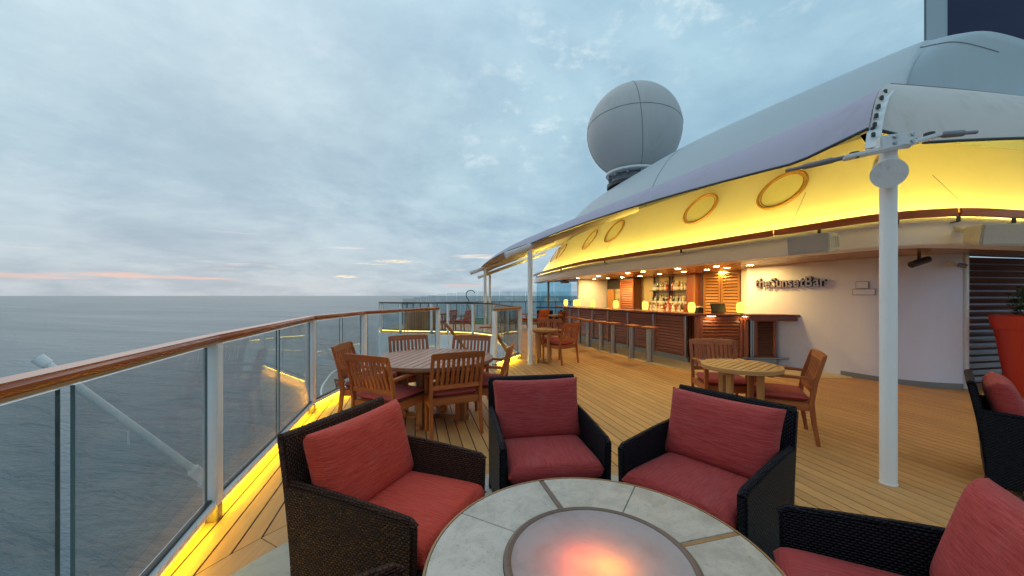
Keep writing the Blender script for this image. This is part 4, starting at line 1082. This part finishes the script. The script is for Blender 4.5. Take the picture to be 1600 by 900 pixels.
MB().prism([(-0.02, 0.0), (0.54, -0.06), (4.1, 3.0), (3.5, 3.0)], 0.2, 7.6).build('leading_edge', M['roof_white'], t, 0.06)
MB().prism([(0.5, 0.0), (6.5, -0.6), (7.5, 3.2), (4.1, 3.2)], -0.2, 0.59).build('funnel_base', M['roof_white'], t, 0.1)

# ------------------------------------------------------------------ wall speakers, camera, spotlight
def speaker(loc, rz, tilt, label, w=0.50):
    t = thing('wall_speaker', label, 'speaker', loc, rz, 'white loudspeakers under the band')
    t.rotation_euler = (tilt, 0, rz)
    h = 0.25
    MB().add([(-w / 2, -0.13, -h / 2), (w / 2, -0.13, -h / 2), (w / 2 - 0.02, 0.13, -h / 2 + 0.02), (-w / 2 + 0.07, 0.13, -h / 2 + 0.03),
              (-w / 2, -0.13, h / 2), (w / 2, -0.13, h / 2), (w / 2 - 0.02, 0.13, h / 2 - 0.02), (-w / 2 + 0.07, 0.13, h / 2 - 0.03)],
             [(3, 2, 1, 0), (4, 5, 6, 7), (0, 1, 5, 4), (1, 2, 6, 5), (2, 3, 7, 6), (3, 0, 4, 7)]).build('cabinet', M['speaker'], t, 0.012)
    MB().box((0, -0.136, 0), (w - 0.03, 0.012, h - 0.03)).build('grille', M['grille'], t, 0.004)
    for k in range(4): MB().box((w / 2 - 0.008, -0.06 + k * 0.045, 0), (0.012, 0.02, h * 0.6)).build('fin', M['speaker'], t)
    MB().bar((0, 0.12, 0.02), (0, 0.46, 0.10), 0.09, 0.05).build('bracket', M['speaker'], t)
speaker((3.96, 4.93, 2.16), face(-0.93, -0.37), R(6), 'white loudspeaker under the trim left of the thick pole')
speaker((5.46, 4.26, 2.17), face(-0.10, -1.0), R(8), 'white loudspeaker under the trim near the louvre screen')
t = thing('spotlight', 'black spotlight tube below the ceiling near the curved wall', 'spotlight', (6.35, 5.85, 2.02))
MB().tube([(-0.17, -0.05, -0.06), (0.17, 0.03, 0.03)], 0.05, 16).build('barrel', M['iron'], t, smooth=True)
MB().bar((0, 0, 0.0), (0, 0.0, 0.12), 0.03, 0.03).build('bracket', M['iron'], t)
t = thing('wall_floodlight', 'small pale twin floodlight on the curved white wall', 'floodlight', (6.86, 5.86, 1.98))
MB().box((0, 0, 0), (0.10, 0.09, 0.08), R(20)).build('housing', M['speaker'], t, 0.01)
MB().tube([(0.05, -0.05, -0.02), (0.12, -0.10, -0.05)], 0.035, 12).build('lamp_head', M['grey'], t, smooth=True)

# ------------------------------------------------------------------ furniture
def shape_cushion(w, d, h, puff=0.35, n=12, pinch=0.0):
    # soft cuboid centred at origin: w (x), d (y), h (z)
    mb = MB()
    def prof(a):        # plan pinch at edges
        return 1 - pinch * (1 - abs(a) ** 2)
    def top(u, v, sgn):
        a, b = 2 * u - 1, 2 * v - 1
        x = a * w / 2 * (1 - pinch * (1 - b * b) * abs(a)); y = b * d / 2 * (1 - pinch * (1 - a * a) * abs(b))
        ed = (1 - abs(a) ** 9) * (1 - abs(b) ** 9)
        e = h / 2 * ((1 - puff) * ed ** (0.33 if not pinch else 0.6) + puff * (1 - a * a) ** 0.5 * (1 - b * b) ** 0.5)
        if pinch == 0: e = max(e, 0.0)
        return (x, y, sgn * e)
    mb.grid(lambda u, v: top(u, v, 1), n * 2, n * 2)
    mb.grid(lambda u, v: top(u, v, -1), n * 2, n * 2)
    return mb
def xf(mb, mat):
    mb.v = [tuple(mat @ Vector(p)) for p in mb.v]; return mb

# wicker lounge chair, front toward -Y
def lounge(wm, fm, label):
    t = thing('wicker_armchair', label, 'armchair', (0, 0, 0), 0, 'wicker lounge chairs with cushions')
    Wd, Dp = 0.72, 0.70
    th = 0.046
    for s in (-1, 1):
        # side panel with a gently dropping arm line and feet
        n = 10; pts = [(-Dp / 2 + 0.015, 0.05), (-Dp / 2, 0.535)]
        pts += [(-Dp / 2 + 0.03 + (Dp - 0.03) * (k / n), 0.558 + 0.04 * math.sin(k / n * math.pi / 2)) for k in range(n + 1)]
        pts += [(Dp / 2 - 0.04, 0.05)]
        x0, x1 = (s * Wd / 2 - th / 2 * s * 2, s * Wd / 2)
        mb = MB(); m_ = len(pts)
        vs = [(x0, y, z) for y, z in pts] + [(x1, y, z) for y, z in pts]
        fs = [tuple(range(m_)), tuple(range(2 * m_ - 1, m_ - 1, -1))] + [(i, (i + 1) % m_, m_ + (i + 1) % m_, m_ + i) for i in range(m_)]
        mb.add(vs, fs); sp_ = mb.build('side_panel', wm, t, 0.010)
        # braided edge along the arm
        MB().tube([(s * (Wd / 2 - th / 2), y, z - 0.002) for y, z in pts[1:-1]], 0.0165, 8).build('arm_braid', wm, sp_, smooth=True)
        for yy in (-Dp / 2 + 0.05, Dp / 2 - 0.075): MB().box((s * (Wd / 2 - th / 2), yy, 0.03), (0.05, 0.05, 0.06)).build('foot', wm, t)
    # back, leaning; slab between the sides
    y0, y1 = Dp / 2 - 0.06, Dp / 2 + 0.035
    mb = MB()
    n = 6; front = []; rear = []
    for k in range(n + 1):
        q = k / n; z = 0.07 + 0.735 * q; y = y0 + (y1 - y0) * q ** 1.5
        front.append((y - 0.025, z)); rear.append((y + 0.025, z))
    loop = front + rear[::-1]; m_ = len(loop); hw = Wd / 2 - 0.002
    vs = [(-hw, y, z) for y, z in loop] + [(hw, y, z) for y, z in loop]
    # sides widen slightly toward the top
    fs = [tuple(range(m_)), tuple(range(2 * m_ - 1, m_ - 1, -1))] + [(i, (i + 1) % m_, m_ + (i + 1) % m_, m_ + i) for i in range(m_)]
    mb.add(vs, fs); bk = mb.build('backrest', wm, t, 0.010)
    MB().tube([(-hw + 0.01, y1, 0.80), (hw - 0.01, y1, 0.80)], 0.026, 8).build('top_braid', wm, bk, smooth=True)
    MB().box((0, -0.02, 0.20), (Wd - 2 * th - 0.004, Dp - 0.10, 0.22)).build('seat_base', wm, t, 0.01)
    c = shape_cushion(Wd - 2 * th - 0.01, Dp - 0.05, 0.135, 0.12, 14); xf(c, Matrix.Translation((0, -0.05, 0.370)))
    c.build('seat_cushion', fm, t, smooth=True, angle=80)
    c = shape_cushion(Wd - 2 * th + 0.05, 0.445, 0.18, 0.34, 16, 0.05)
    xf(c, Matrix.Translation((0, Dp / 2 - 0.150, 0.612)) @ Matrix.Rotation(R(74), 4, 'X'))
    c.build('back_cushion', fm, t, smooth=True, angle=80)
    return t
pb = lounge(M['wicker_brown'], M['red'], 'brown wicker armchair with red cushions beside the glass railing')
pb.location = (-0.60, 1.95, 0.008); pb.rotation_euler = (0, 0, face(0.94, -0.345))
pk = lounge(M['wicker_black'], M['rose'], 'dark wicker armchair with rose cushions at the far side of the fire table')
pk.location = (0.225, 2.67, 0.008); pk.rotation_euler = (0, 0, face(0.16, -0.98))
place(pk, (1.14, 2.23, 0.008), face(-0.79, -0.61), 'dark wicker armchair with rose cushions in front of the small bistro table', False)
place(pk, (1.315, 1.17, 0.008), face(-0.887, 0.46), 'dark wicker armchair at the bottom right corner, cushion partly cut off', False)
c5 = place(pb, (-0.455, 0.80, 0.008), face(0.80, 0.60), 'wicker armchair of which only an arm shows at the bottom left of the table', False)
for ch in c5.children:
    if ch.name.startswith('back_cushion'): ch.location.z -= 0.09      # this one has slumped down
place(pk, (4.06, 2.83, 0.0), face(0.65, -0.757), 'dark wicker armchair seen from behind at the right edge near the planter', False)

# fire table
ft = thing('fire_table', 'round tile topped fire table with glowing frosted centre', 'table', (*TC, 0.008), 0)
ZT = 0.592; RO = 0.575; RI = 0.318
MB().lathe([(0.40, 0.0), (0.40, 0.06), (0.34, 0.10), (0.34, ZT - 0.12), (0.46, ZT - 0.07), (RO - 0.03, ZT - 0.05), (RO - 0.03, ZT - 0.022), (RI, ZT - 0.022), (RI - 0.01, ZT - 0.12), (0.0, ZT - 0.12)], 64, caps=False).build('pedestal', M['bronze'], ft, smooth=True)
MB().lathe([(RO - 0.008, ZT - 0.05), (RO, ZT - 0.05), (RO + 0.004, ZT - 0.02), (RO, ZT + 0.001), (RO - 0.008, ZT + 0.002), (RO - 0.008, ZT - 0.05)], 96, caps=False).build('outer_rim', M['copper'], ft, smooth=True)
for k in range(8):
    a0 = R(15.5 + 45 * k); a1 = R(15.5 + 45 * (k + 1))
    g0 = (0.012 if k % 2 == 0 else 0.0016); g1 = (0.012 if k % 2 == 1 else 0.0016)
    poly = []
    for i in range(13):
        a = a0 + (a1 - a0) * i / 12; r = RO - 0.009
        poly.append([r * math.cos(a), r * math.sin(a)])
    for i in range(13):
        a = a1 + (a0 - a1) * i / 12; r = RI + 0.001
        poly.append([r * math.cos(a), r * math.sin(a)])
    for idx in (0, 25):
        poly[idx][0] += -math.sin(a0) * g0; poly[idx][1] += math.cos(a0) * g0
    for idx in (12, 13):
        poly[idx][0] -= -math.sin(a1) * g1; poly[idx][1] -= math.cos(a1) * g1
    MB().prism([tuple(p) for p in poly], ZT - 0.022, ZT).build('tile', M['tile'], ft, 0.0018, seg=1)
for k in range(4):
    a = R(15.5 + 90 * k); c_, s_ = math.cos(a), math.sin(a)
    MB().bar((RI * c_, RI * s_, ZT - 0.011), ((RO - 0.009) * c_, (RO - 0.009) * s_, ZT - 0.011), 0.0215, 0.018).build('joint_strip', M['bronze'] if k == 1 else M['copper'], ft, 0.002)
MB().lathe([(RI - 0.024, ZT - 0.03), (RI - 0.024, ZT + 0.006), (RI - 0.012, ZT + 0.010), (RI, ZT + 0.004), (RI, ZT - 0.03)], 96, caps=False).build('inner_ring', M['bronze'], ft, smooth=True)
MB().lathe([(0.0, ZT - 0.004), (RI - 0.05, ZT - 0.003), (RI - 0.025, ZT + 0.004)], 96, caps=False).build('frosted_lid', M['frost'], ft, smooth=True)
for (x, y, r, m_) in ((-0.065, 0.065, 0.014, 'flame'), (-0.060, 0.005, 0.022, 'flame'), (-0.005, 0.030, 0.018, 'flame'), (0.035, -0.005, 0.020, 'flame_hot'), (0.01, -0.05, 0.018, 'flame'), (-0.10, -0.05, 0.016, 'flame')):
    MB().lathe([(0.004, -0.05), (r, -0.03), (r * 0.9, -0.01), (r * 0.4, 0.012), (0.002, 0.03)], 12, (x, y - 0.012, ZT - 0.047)).build('flame', M[m_], ft, smooth=True)

# teak armchair, front toward -Y
def teak_chair(m, fm, label):
    t = thing('teak_armchair', label, 'chair', (0, 0, 0), 0, 'teak armchairs with slatted backs')
    W2, D2 = 0.27, 0.25
    for s in (-1, 1):
        MB().add([(s * W2 + dx_, -D2 + dy_, z) for z, dd in ((0, 0.017), (0.64, 0.022)) for dx_, dy_ in ((-dd, -dd), (dd, -dd), (dd, dd), (-dd, dd))],
                 [(3, 2, 1, 0), (4, 5, 6, 7), (0, 1, 5, 4), (1, 2, 6, 5), (2, 3, 7, 6), (3, 0, 4, 7)]).build('leg', m, t, 0.004)
        pr = [(0.0, D2 + 0.055, 0.016), (0.22, D2 + 0.02, 0.02), (0.42, D2, 0.023), (0.62, D2 + 0.03, 0.021), (0.885, D2 + 0.105, 0.016)]
        mb = MB(); vs = []
        for z, y, dd in pr: vs += [(s * W2 - 0.017, y - dd, z), (s * W2 + 0.017, y - dd, z), (s * W2 + 0.017, y + dd, z), (s * W2 - 0.017, y + dd, z)]
        fs = [(3, 2, 1, 0), tuple(4 * (len(pr) - 1) + k for k in range(4))]
        for i in range(len(pr) - 1): fs += [(4 * i + k, 4 * i + (k + 1) % 4, 4 * i + 4 + (k + 1) % 4, 4 * i + 4 + k) for k in range(4)]
        mb.add(vs, fs).build('rear_leg', m, t, 0.004)
        # arm, sweeping down slightly at the front
        mb = MB(); vs = []; k_ = 6
        for i in range(k_ + 1):
            q = i / k_; y = D2 + 0.02 - q * (2 * D2 + 0.06); z = 0.655 + 0.012 * math.sin(q * math.pi); w = 0.021 + 0.012 * math.sin(q * math.pi * 0.9)
            vs += [(s * W2 - w, y, z - 0.013), (s * W2 + w, y, z - 0.013), (s * W2 + w, y, z + 0.013), (s * W2 - w, y, z + 0.013)]
        fs = [(3, 2, 1, 0), tuple(4 * k_ + k for k in range(4))]
        for i in range(k_): fs += [(4 * i + k, 4 * i + (k + 1) % 4, 4 * i + 4 + (k + 1) % 4, 4 * i + 4 + k) for k in range(4)]
        mb.add(vs, fs).build('arm', m, t, 0.005)
        MB().box((s * W2, 0, 0.375), (0.028, 2 * D2 - 0.04, 0.075)).build('side_rail', m, t, 0.003)
    MB().box((0, -D2, 0.375), (2 * W2 - 0.04, 0.028, 0.075)).build('front_rail', m, t, 0.003)
    MB().box((0, D2, 0.375), (2 * W2 - 0.036, 0.028, 0.07)).build('rear_rail', m, t, 0.003)
    MB().box((0, 0, 0.405), (2 * W2 - 0.03, 2 * D2 - 0.03, 0.018)).build('seat_panel', m, t)
    def backy(z): return D2 + 0.03 + (z - 0.62) / 0.265 * 0.075 if z > 0.62 else D2 + (z - 0.42) / 0.2 * 0.03
    # curved top rail, lower rail, slats
    mb = MB(); vs = []; k_ = 8
    for i in range(k_ + 1):
        a = -1 + 2 * i / k_; x = a * (W2 + 0.012); cv_ = 0.012 * (1 - a * a); y = backy(0.865) + cv_; hz = 0.008 * (1 - a * a)
        vs += [(x, y - 0.015, 0.83), (x, y + 0.009, 0.83), (x, y + 0.025, 0.895 + hz), (x, y + 0.002, 0.895 + hz)]
    fs = [(0, 1, 2, 3), tuple(4 * k_ + k for k in range(4))]
    for i in range(k_): fs += [(4 * i + k, 4 * i + (k + 1) % 4, 4 * i + 4 + (k + 1) % 4, 4 * i + 4 + k) for k in range(4)]
    mb.add(vs, fs).build('top_rail', m, t, 0.004)
    MB().bar((-W2 + 0.015, backy(0.53), 0.53), (W2 - 0.015, backy(0.53), 0.53), 0.022, 0.05).build('lower_rail', m, t, 0.003)
    for k in range(9):
        x = -W2 + 0.058 + (2 * W2 - 0.116) * k / 8
        a_, b_ = Vector((x, backy(0.545) + 0.0, 0.55)), Vector((x, backy(0.845) + 0.006, 0.835)); md = a_.lerp(b_, 0.5) + Vector((0, 0.012, 0))
        mb = MB(); vs = []
        for p in (a_, md, b_): vs += [(p.x - 0.016, p.y - 0.006, p.z), (p.x + 0.016, p.y - 0.006, p.z), (p.x + 0.016, p.y + 0.006, p.z), (p.x - 0.016, p.y + 0.006, p.z)]
        fs = [(3, 2, 1, 0), (8, 9, 10, 11)] + [(4 * i + j, 4 * i + (j + 1) % 4, 4 * i + 4 + (j + 1) % 4, 4 * i + 4 + j) for i in range(2) for j in range(4)]
        mb.add(vs, fs).build('slat', m, t, 0.002, seg=1)
    c = shape_cushion(2 * W2 - 0.03, 2 * D2 - 0.01, 0.085, 0.25, 8); xf(c, Matrix.Translation((0, 0.0, 0.452)))
    c.build('seat_cushion', fm, t, smooth=True, angle=80)
    return t
def put_chair(proto, back_mid, f, label, first=False, z=0.0):
    # back_mid: plan point midway between the rear leg feet; f: facing
    v = Vector(f).normalized()
    c = Vector(back_mid) + v * 0.30
    return place(proto, (c.x, c.y, z), face(v.x, v.y), label, first)
tk = teak_chair(M['teak'], M['seat_red'], 'x')
put_chair(tk, (-0.57, 3.92), (-0.44, 0.90), 'teak armchair seen from behind at the near right of the big round table', True)
put_chair(tk, (-1.41, 3.72), (0.42, 0.91), 'teak armchair seen from behind at the near left of the big round table')
put_chair(tk, (-2.00, 4.55), (0.99, 0.05), 'teak armchair between the round table and the glass railing')
put_chair(tk, (-1.50, 5.48), (0.50, -0.87), 'teak armchair facing us at the far left of the round table')
put_chair(tk, (-0.60, 5.42), (-0.22, -0.97), 'teak armchair facing us at the far right of the round table')
put_chair(tk, (-0.06, 4.55), (-0.99, 0.10), 'teak armchair in side view at the right of the round table')
put_chair(tk, (2.66, 4.95), (-0.16, -0.98), 'greyish teak armchair behind the small round table facing us')
put_chair(tk, (3.13, 3.92), (-0.88, 0.47), 'teak armchair in side view right of the small round table')
put_chair(tk, (1.26, 8.11), (-0.66, 0.75), 'teak armchair with orange seat right of the farther bistro table')
put_chair(tk, (0.92, 9.25), (-0.15, -0.98), 'teak armchair behind the farther bistro table facing us')
put_chair(tk, (-2.45, 15.0), (-0.75, 0.66), 'far teak armchair behind the balcony glass, left of two')
put_chair(tk, (-1.75, 15.1), (-0.9, 0.45), 'far teak armchair behind the balcony glass, right of two')
put_chair(tk, (0.75, 16.6), (-0.95, -0.2), 'far teak armchair just right of the canopy pole')
put_chair(tk, (1.35, 15.9), (-0.6, 0.8), 'far teak armchair next to the black far chairs')
put_chair(tk, (2.0, 13.9), (0.3, 0.95), 'far teak chair beside the bar end')
put_chair(tk, (-6.95, 15.2), (0.4, 0.9), 'teak chair on the deck below behind the curved railing', z=-2.8)
for (x, y, f, lb) in ((1.55, 17.2, (0.2, 1), 'far black wicker chair left of the tinted glass screen'), (2.45, 17.6, (-0.3, 1), 'far black wicker chair behind the bar end')):
    place(pk, (x, y, 0), face(*f), lb, False)

def slat_table(label, r, h, n, adir, loc, m, leg_r, leg_w, hole, legang):
    t = thing('teak_table', label, 'table', loc, 0)
    ca_, sa_ = math.cos(adir), math.sin(adir)
    rr = r - 0.042
    wv = 2 * rr / n
    for k in range(n):
        y0, y1 = -rr + wv * k + 0.005, -rr + wv * (k + 1) - 0.005
        pts = []
        for i in range(7):
            y = y0 + (y1 - y0) * i / 6; pts.append((math.sqrt(max(0.0, rr * rr - y * y)), y))
        poly = pts + [(-x, y) for x, y in reversed(pts)]
        out = [poly[0]]
        for p in poly[1:]:
            if math.hypot(p[0] - out[-1][0], p[1] - out[-1][1]) > 1e-4: out.append(p)
        o = MB().prism(out, h - 0.024, h).build('slat', m, t, 0.002, seg=1)
        o.rotation_euler = (0, 0, adir)
    MB().lathe([(r - 0.040, h - 0.026), (r - 0.040, h), (r - 0.004, h), (r, h - 0.004), (r, h - 0.04), (r - 0.008, h - 0.044), (r - 0.034, h - 0.044), (r - 0.040, h - 0.026)], 64, caps=False).build('rim', m, t, smooth=True)
    mb = MB()
    for a in (legang, legang + math.pi / 2): mb.bar((-(r - 0.06) * math.cos(a), -(r - 0.06) * math.sin(a), h - 0.052), ((r - 0.06) * math.cos(a), (r - 0.06) * math.sin(a), h - 0.052 ), 0.05, 0.05)
    mb.build('bearer', m, t, weld=False)
    for k in range(4):
        a = legang + k * math.pi / 2
        MB().box((leg_r * math.cos(a), leg_r * math.sin(a), (h - 0.03) / 2), (leg_w, leg_w, h - 0.04), a).build('leg', m, t, 0.004)
    mb = MB()
    for i, a in enumerate((legang, legang + math.pi / 2)): mb.bar((-leg_r * 1.2 * math.cos(a), -leg_r * 1.2 * math.sin(a), 0.04 + 0.002 * i), (leg_r * 1.2 * math.cos(a), leg_r * 1.2 * math.sin(a), 0.04 + 0.002 * i), 0.05, 0.05)
    mb.build('foot_bar', m, t, weld=False)
    if hole: MB().lathe([(0.0, h + 0.0015), (0.026, h + 0.0015), (0.026, h - 0.01)], 16, caps=False).build('umbrella_hole', M['black'], t)
    return t
slat_table('large round slatted teak table circled by six armchairs', 0.72, 0.742, 15, R(80), (-0.95, 4.52, 0), M['teak_top'], 0.37, 0.075, True, R(-100))
slat_table('small round slatted teak table nearest the camera with two armchairs', 0.385, 0.742, 11, R(42), (2.45, 4.02, 0), M['teak_pale'], 0.20, 0.055, False, R(-60))
slat_table('small round teak table beside the white pole at the stair railing', 0.31, 0.742, 9, R(30), (0.71, 8.32, 0), M['teak_pale'], 0.17, 0.05, False, R(-60))
slat_table('far round teak table behind the balcony glass', 0.35, 0.742, 9, R(10), (-2.9, 15.9, 0), M['teak'], 0.18, 0.05, False, R(-60))
slat_table('far round teak table in front of the bar end', 0.35, 0.742, 9, R(10), (1.75, 14.4, 0), M['teak_pale'], 0.18, 0.05, False, R(-60))

# orange planter with a shrub
pt = thing('planter', 'tall tapered orange red planter with a dark leafy shrub', 'planter', (7.66, 5.50, 0))
MB().lathe([(0.235, 0.0), (0.25, 0.01), (0.375, 0.98), (0.40, 0.985), (0.425, 1.18), (0.415, 1.19), (0.385, 1.185), (0.37, 1.10)], 40, caps=False).build('pot', M['planter'], pt, smooth=True)
MB().lathe([(0.0, 1.10), (0.372, 1.10)], 32, caps=False).build('soil', M['soil'], pt)
sh = MB(); stems = MB()
for k in range(26):
    a = rnd.uniform(0, 6.28); r = rnd.uniform(0.05, 0.30); hh = rnd.uniform(0.18, 0.46)
    tip = Vector((r * math.cos(a) * 1.15, r * math.sin(a) * 1.15, 1.12 + hh)); bs = Vector((r * 0.3 * math.cos(a), r * 0.3 * math.sin(a), 1.09))
    stems.tube([bs, bs.lerp(tip, 0.5) + Vector((0, 0, 0.03)), tip], [0.008, 0.006, 0.003], 5)
    for j in range(16):
        q = rnd.uniform(0.35, 1.05); c = bs.lerp(tip, q) + Vector((rnd.gauss(0, .02), rnd.gauss(0, .02), 0.02 + rnd.gauss(0, .01)))
        d = Vector((rnd.gauss(0, 1), rnd.gauss(0, 1), rnd.uniform(-0.2, 0.9))).normalized(); w = d.cross(Vector((rnd.gauss(0, 1), rnd.gauss(0, 1), 1))).normalized(); up_ = d.cross(w)
        ll = rnd.uniform(0.055, 0.095)
        sh.add([c, c + d * ll * .45 + w * ll * .24 + up_ * .006, c + d * ll - up_ * .008, c + d * ll * .45 - w * ll * .24 + up_ * .006], [(0, 1, 2), (0, 2, 3)])
lv = sh.build('leaves', M['leaf'], pt, weld=False); lv['kind'] = 'stuff'
stems.build('stems', M['leaf'], pt)

# ------------------------------------------------------------------ far end of the deck
lawn = MB().prism([(-3.6, 19.6), (1.6, 19.2), (4.0, 20.2), (4.0, 24.8), (-3.0, 24.6)], 0.001, 0.03).build('lawn', M['grass']); lawn['kind'] = 'stuff'
wp = smooth_path([(-5.7, 19.5), (-5.0, 22.4), (-3.0, 24.9), (0, 25.6), (4, 25.7), (8, 25.7)], 4)
ws = thing('windscreen', 'far glass windscreen along the aft end of the deck', 'windscreen')
for i in range(len(wp) - 1):
    p, q = Vector(wp[i]), Vector(wp[i + 1]); c = (p + q) / 2; d = q - p
    hz = 1.30 + 0.45 * min(1, max(0, (i - 1) / 7))
    MB().box((c.x, c.y, hz / 2 + 0.02), (d.length - 0.05, 0.012, hz), math.atan2(d.y, d.x)).build('glass_pane', M['glass_clear'], ws)
    MB().box((p.x, p.y, 0.55), (0.05, 0.05, 1.1), math.atan2(d.y, d.x)).build('post', M['grey'], ws)
MB().sweep(wp, [(-0.07, 1.03), (-0.02, 1.03), (-0.02, 1.08), (-0.07, 1.08)]).build('handrail', M['iron'], ws)
t = thing('tinted_screen', 'tall blue tinted glass screen left of the bar end wall', 'windscreen')
for k in range(2):
    x0 = 1.18 + k * 0.86
    MB().box((x0 + 0.43, 18.2 + 0.05 * k, 1.08), (0.83, 0.014, 2.10)).build('glass_pane', M['glass_blue'], t)
MB().box((1.76, 18.1, 1.07), (0.09, 0.09, 2.14)).build('post', M['grey'], t)
MB().box((2.1, 18.12, 0.90), (1.9, 0.04, 0.05)).build('rail', M['iron'], t)
t = thing('ceiling_box', 'small dark box light hanging under the far end of the ceiling', 'light box', (2.25, 16.0, 2.11))
MB().box((0, 0, -0.05), (0.34, 0.3, 0.09)).build('box_body', M['grey'], t, 0.01)
MB().box((0, 0, 0.01), (0.1, 0.1, 0.04)).build('mount', M['iron'], t)
t = thing('outdoor_shower', 'thin dark bent shower pipe standing at the far rail', 'shower', (-2.35, 20.0, 0))
MB().tube(smooth_path([(0.05, 0, 0.0), (0.06, 0, 0.7), (0.0, 0, 1.0), (0.05, 0, 1.2), (-0.08, 0, 1.42), (-0.06, 0, 1.66), (0.10, 0, 1.76), (0.28, 0, 1.74), (0.36, 0, 1.62)], 4), 0.022, 8).build('pipe', M['iron'], t, smooth=True)
MB().lathe([(0.10, 0.0), (0.10, 0.03)], 12, (0.05, 0, 0)).build('base', M['iron'], t)
t = thing('slatted_cabinet', 'brown slatted cabinet on the far balcony behind glass', 'cabinet', (-4.0, 16.6, 0))
MB().box((0, 0, 0.44), (1.36, 0.5, 0.84)).build('carcass', M['mahogany_dark'], t)
for k in range(13): MB().box((-0.63 + 0.105 * k, -0.262, 0.44), (0.088, 0.02, 0.84)).build('slat', M['teak_pale'], t, 0.003, seg=1)
MB().box((0, 0, 0.875), (1.44, 0.58, 0.03)).build('top', M['teak'], t, 0.004)

print('objects', len(bpy.data.objects), 'planks', n_pl)
